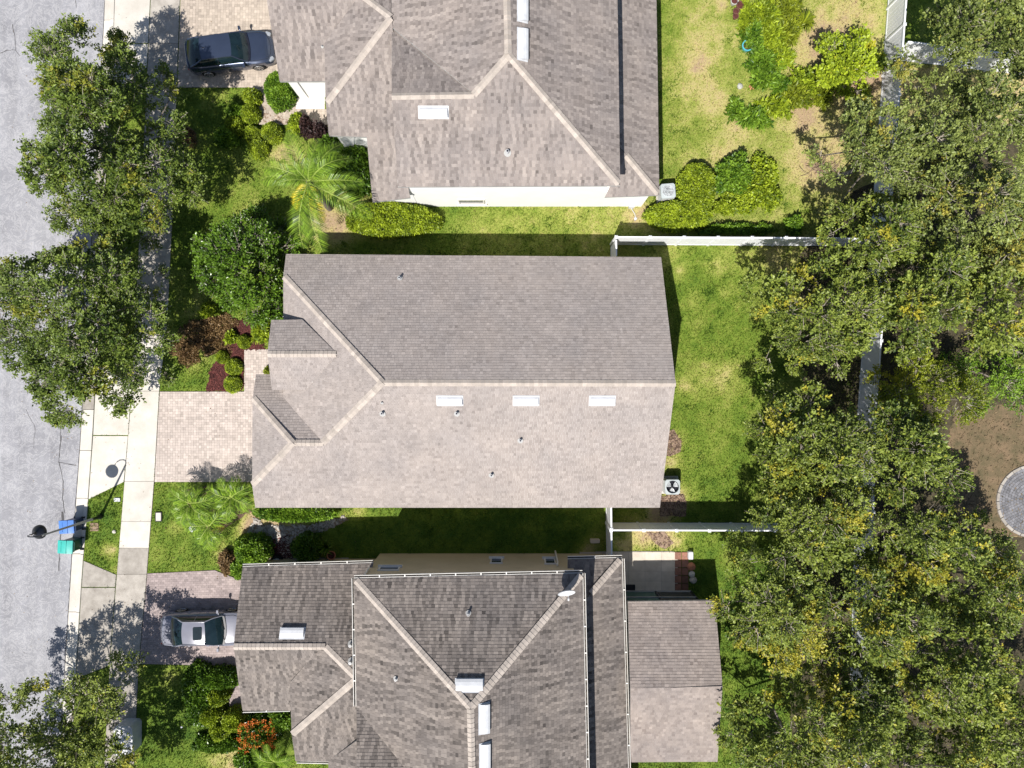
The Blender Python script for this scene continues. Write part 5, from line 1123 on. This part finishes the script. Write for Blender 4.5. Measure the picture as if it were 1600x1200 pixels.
palm('tall feathery palm between the dark glossy tree and the top house', 482,284,4.5,(515,325),
  [(112,1.05,-8),(74,.85,-14),(50,1.0,-6),(30,.95,-10),(2,1.05,0),(-27,1.35,8),(-84,1.36,8),(-102,1.3,8),(-134,.85,14,'y'),(173,1.05,4),(158,1.05,0),(130,.75,-20),(70,.6,-40),(190,.6,-35),(-60,.6,-38),(-78,1.0,12,'y')], .15, 2.75, .64, 34, 3, w=.055)
SP = [(a*360/15+random.uniform(-9,9), random.uniform(.75,1.2), random.uniform(-26,12)) for a in range(15)]
gp = 'low feathery palms on the lawn below the middle driveway'
palm('left one of the three low palms below the middle driveway', 298,787,1.35,(303,785),SP,.08,1.35,.48,14,20,gp,.075)
palm('right, darker one of the three low palms, nearest the middle house', 361,777,1.5,(368,775),[(a+12,b,c) for a,b,c in SP],.08,1.35,.48,14,30,gp,.075)
palm('lowest of the three low palms, beside the white rock', 327,822,1.2,(333,818),[(a+30,b,c) for a,b,c in SP[:13]]+[(-20,.8,15,'y')],.08,1.35,.48,14,40,gp,.075)
palm('small feathery palm at the bottom edge beside the red flowers', 428,1190,1.4,(440,1180),[(a+5,b,c) for a,b,c in SP[:12]],.08,1.3,.36,32,50,None,.04)
bed('mulch_bed', [(290,765),(340,757),(385,760),(392,800),(370,812),(345,832),(318,832),(308,806),(290,800)], M_mulchb, .016, M_mulchb, 500)  # dark sheet added under the low palms to paint their shade
# ---------------------------------------------------------------- grass blades
def excl(P):
    m = np.zeros(len(P), bool)
    for q in [DRV1, DRV2, DRV3, [(452,128),(508,128),(508,171),(462,171)], [(930,861),(1077,861),(1077,925),(930,925)]]+APR: m |= pip(P, pxpoly(q))
    m |= pip(P, pxpoly([(xat(WALK_L,y),y) for y in range(-160,1360,40)]+[(xat(WALK_R,y),y) for y in range(1340,-161,-40)]))
    for q in ([(-10.9,-5.8),(7.05,-5.8),(7.05,6.1),(-10.9,6.1)], [(-12.3,-5.8),(-10.8,-5.8),(-10.8,.1),(-12.3,.1)], [(-6.7,9.55),(7,9.55),(7,27),(-6.7,27)], [(-7.1,-28),(5.2,-28),(5.2,-9.1),(-7.1,-9.1)], [(-13,-9.4),(-7,-9.4),(-7,-20),(-13,-20)], [(5.2,-11.2),(9.7,-11.2),(9.7,-19),(5.2,-19)],
              pxpoly([(322,611),(333,560),(362,505),(414,505),(414,546),(381,548),(381,611)])): m |= pip(P, q)
    return m
NB = 620000; x = rng.uniform(-25, 29, NB); y = rng.uniform(-22, 22, NB); keep = x > np.interp(-y, [-25, 25], [W(xat(CURB_IN, 600-25*29),600)[0]]*2) if False else np.ones(NB, bool)
xc = np.array([W(xat(CURB_IN, 600-q*F/H), 0)[0] for q in np.linspace(-22, 22, 90)]); keep = x > np.interp(y, np.linspace(-22, 22, 90), xc)+.04
P2 = np.stack([x, y], 1); keep &= ~excl(P2); keep &= ~((x > 19.5) & (rng.random(NB) < .7)); x, y = x[keep], y[keep]
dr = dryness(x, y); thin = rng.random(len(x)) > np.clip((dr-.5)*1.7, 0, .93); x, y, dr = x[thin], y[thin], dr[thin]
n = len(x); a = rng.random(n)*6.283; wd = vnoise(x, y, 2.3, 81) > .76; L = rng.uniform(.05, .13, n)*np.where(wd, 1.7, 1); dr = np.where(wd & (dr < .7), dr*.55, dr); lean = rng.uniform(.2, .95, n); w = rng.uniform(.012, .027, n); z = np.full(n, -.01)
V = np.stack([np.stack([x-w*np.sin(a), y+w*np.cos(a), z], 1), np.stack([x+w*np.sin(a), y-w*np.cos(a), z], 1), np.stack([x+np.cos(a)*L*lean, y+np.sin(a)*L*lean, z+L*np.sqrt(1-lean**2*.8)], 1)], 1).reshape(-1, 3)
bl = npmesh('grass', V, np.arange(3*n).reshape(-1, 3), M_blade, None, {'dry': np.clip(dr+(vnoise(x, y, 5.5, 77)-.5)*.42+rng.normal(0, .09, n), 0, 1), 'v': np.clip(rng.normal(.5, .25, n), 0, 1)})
tag(bl, 'short lawn grass covering the yards between the houses', 'grass', kind='stuff')
# fallen leaves and scraps
n = 900; x = rng.uniform(-27, -8, n); y = rng.uniform(-20, 20, n); P = np.stack([x, y, np.full(n, .045)], 1); onroad = x < np.interp(y, np.linspace(-22, 22, 90), xc)-.3; P[onroad, 2] = -.10
D = rng.normal(0, 1, (n, 3)); D[:, 2] = 0; V, Fq, v, t = leafquads(P, D, rng.uniform(.03, .07, n), .35, rng.random(n), np.zeros(n), rng, 3)
tag(npmesh('fallen_leaves', V, Fq, L_brown, None, {'v': v, 'tip': t}), 'scattered dry leaves on the pavement and road', 'leaves', kind='stuff')
print('TRIS trees', sum(TREES), 'objects', len(bpy.data.objects))
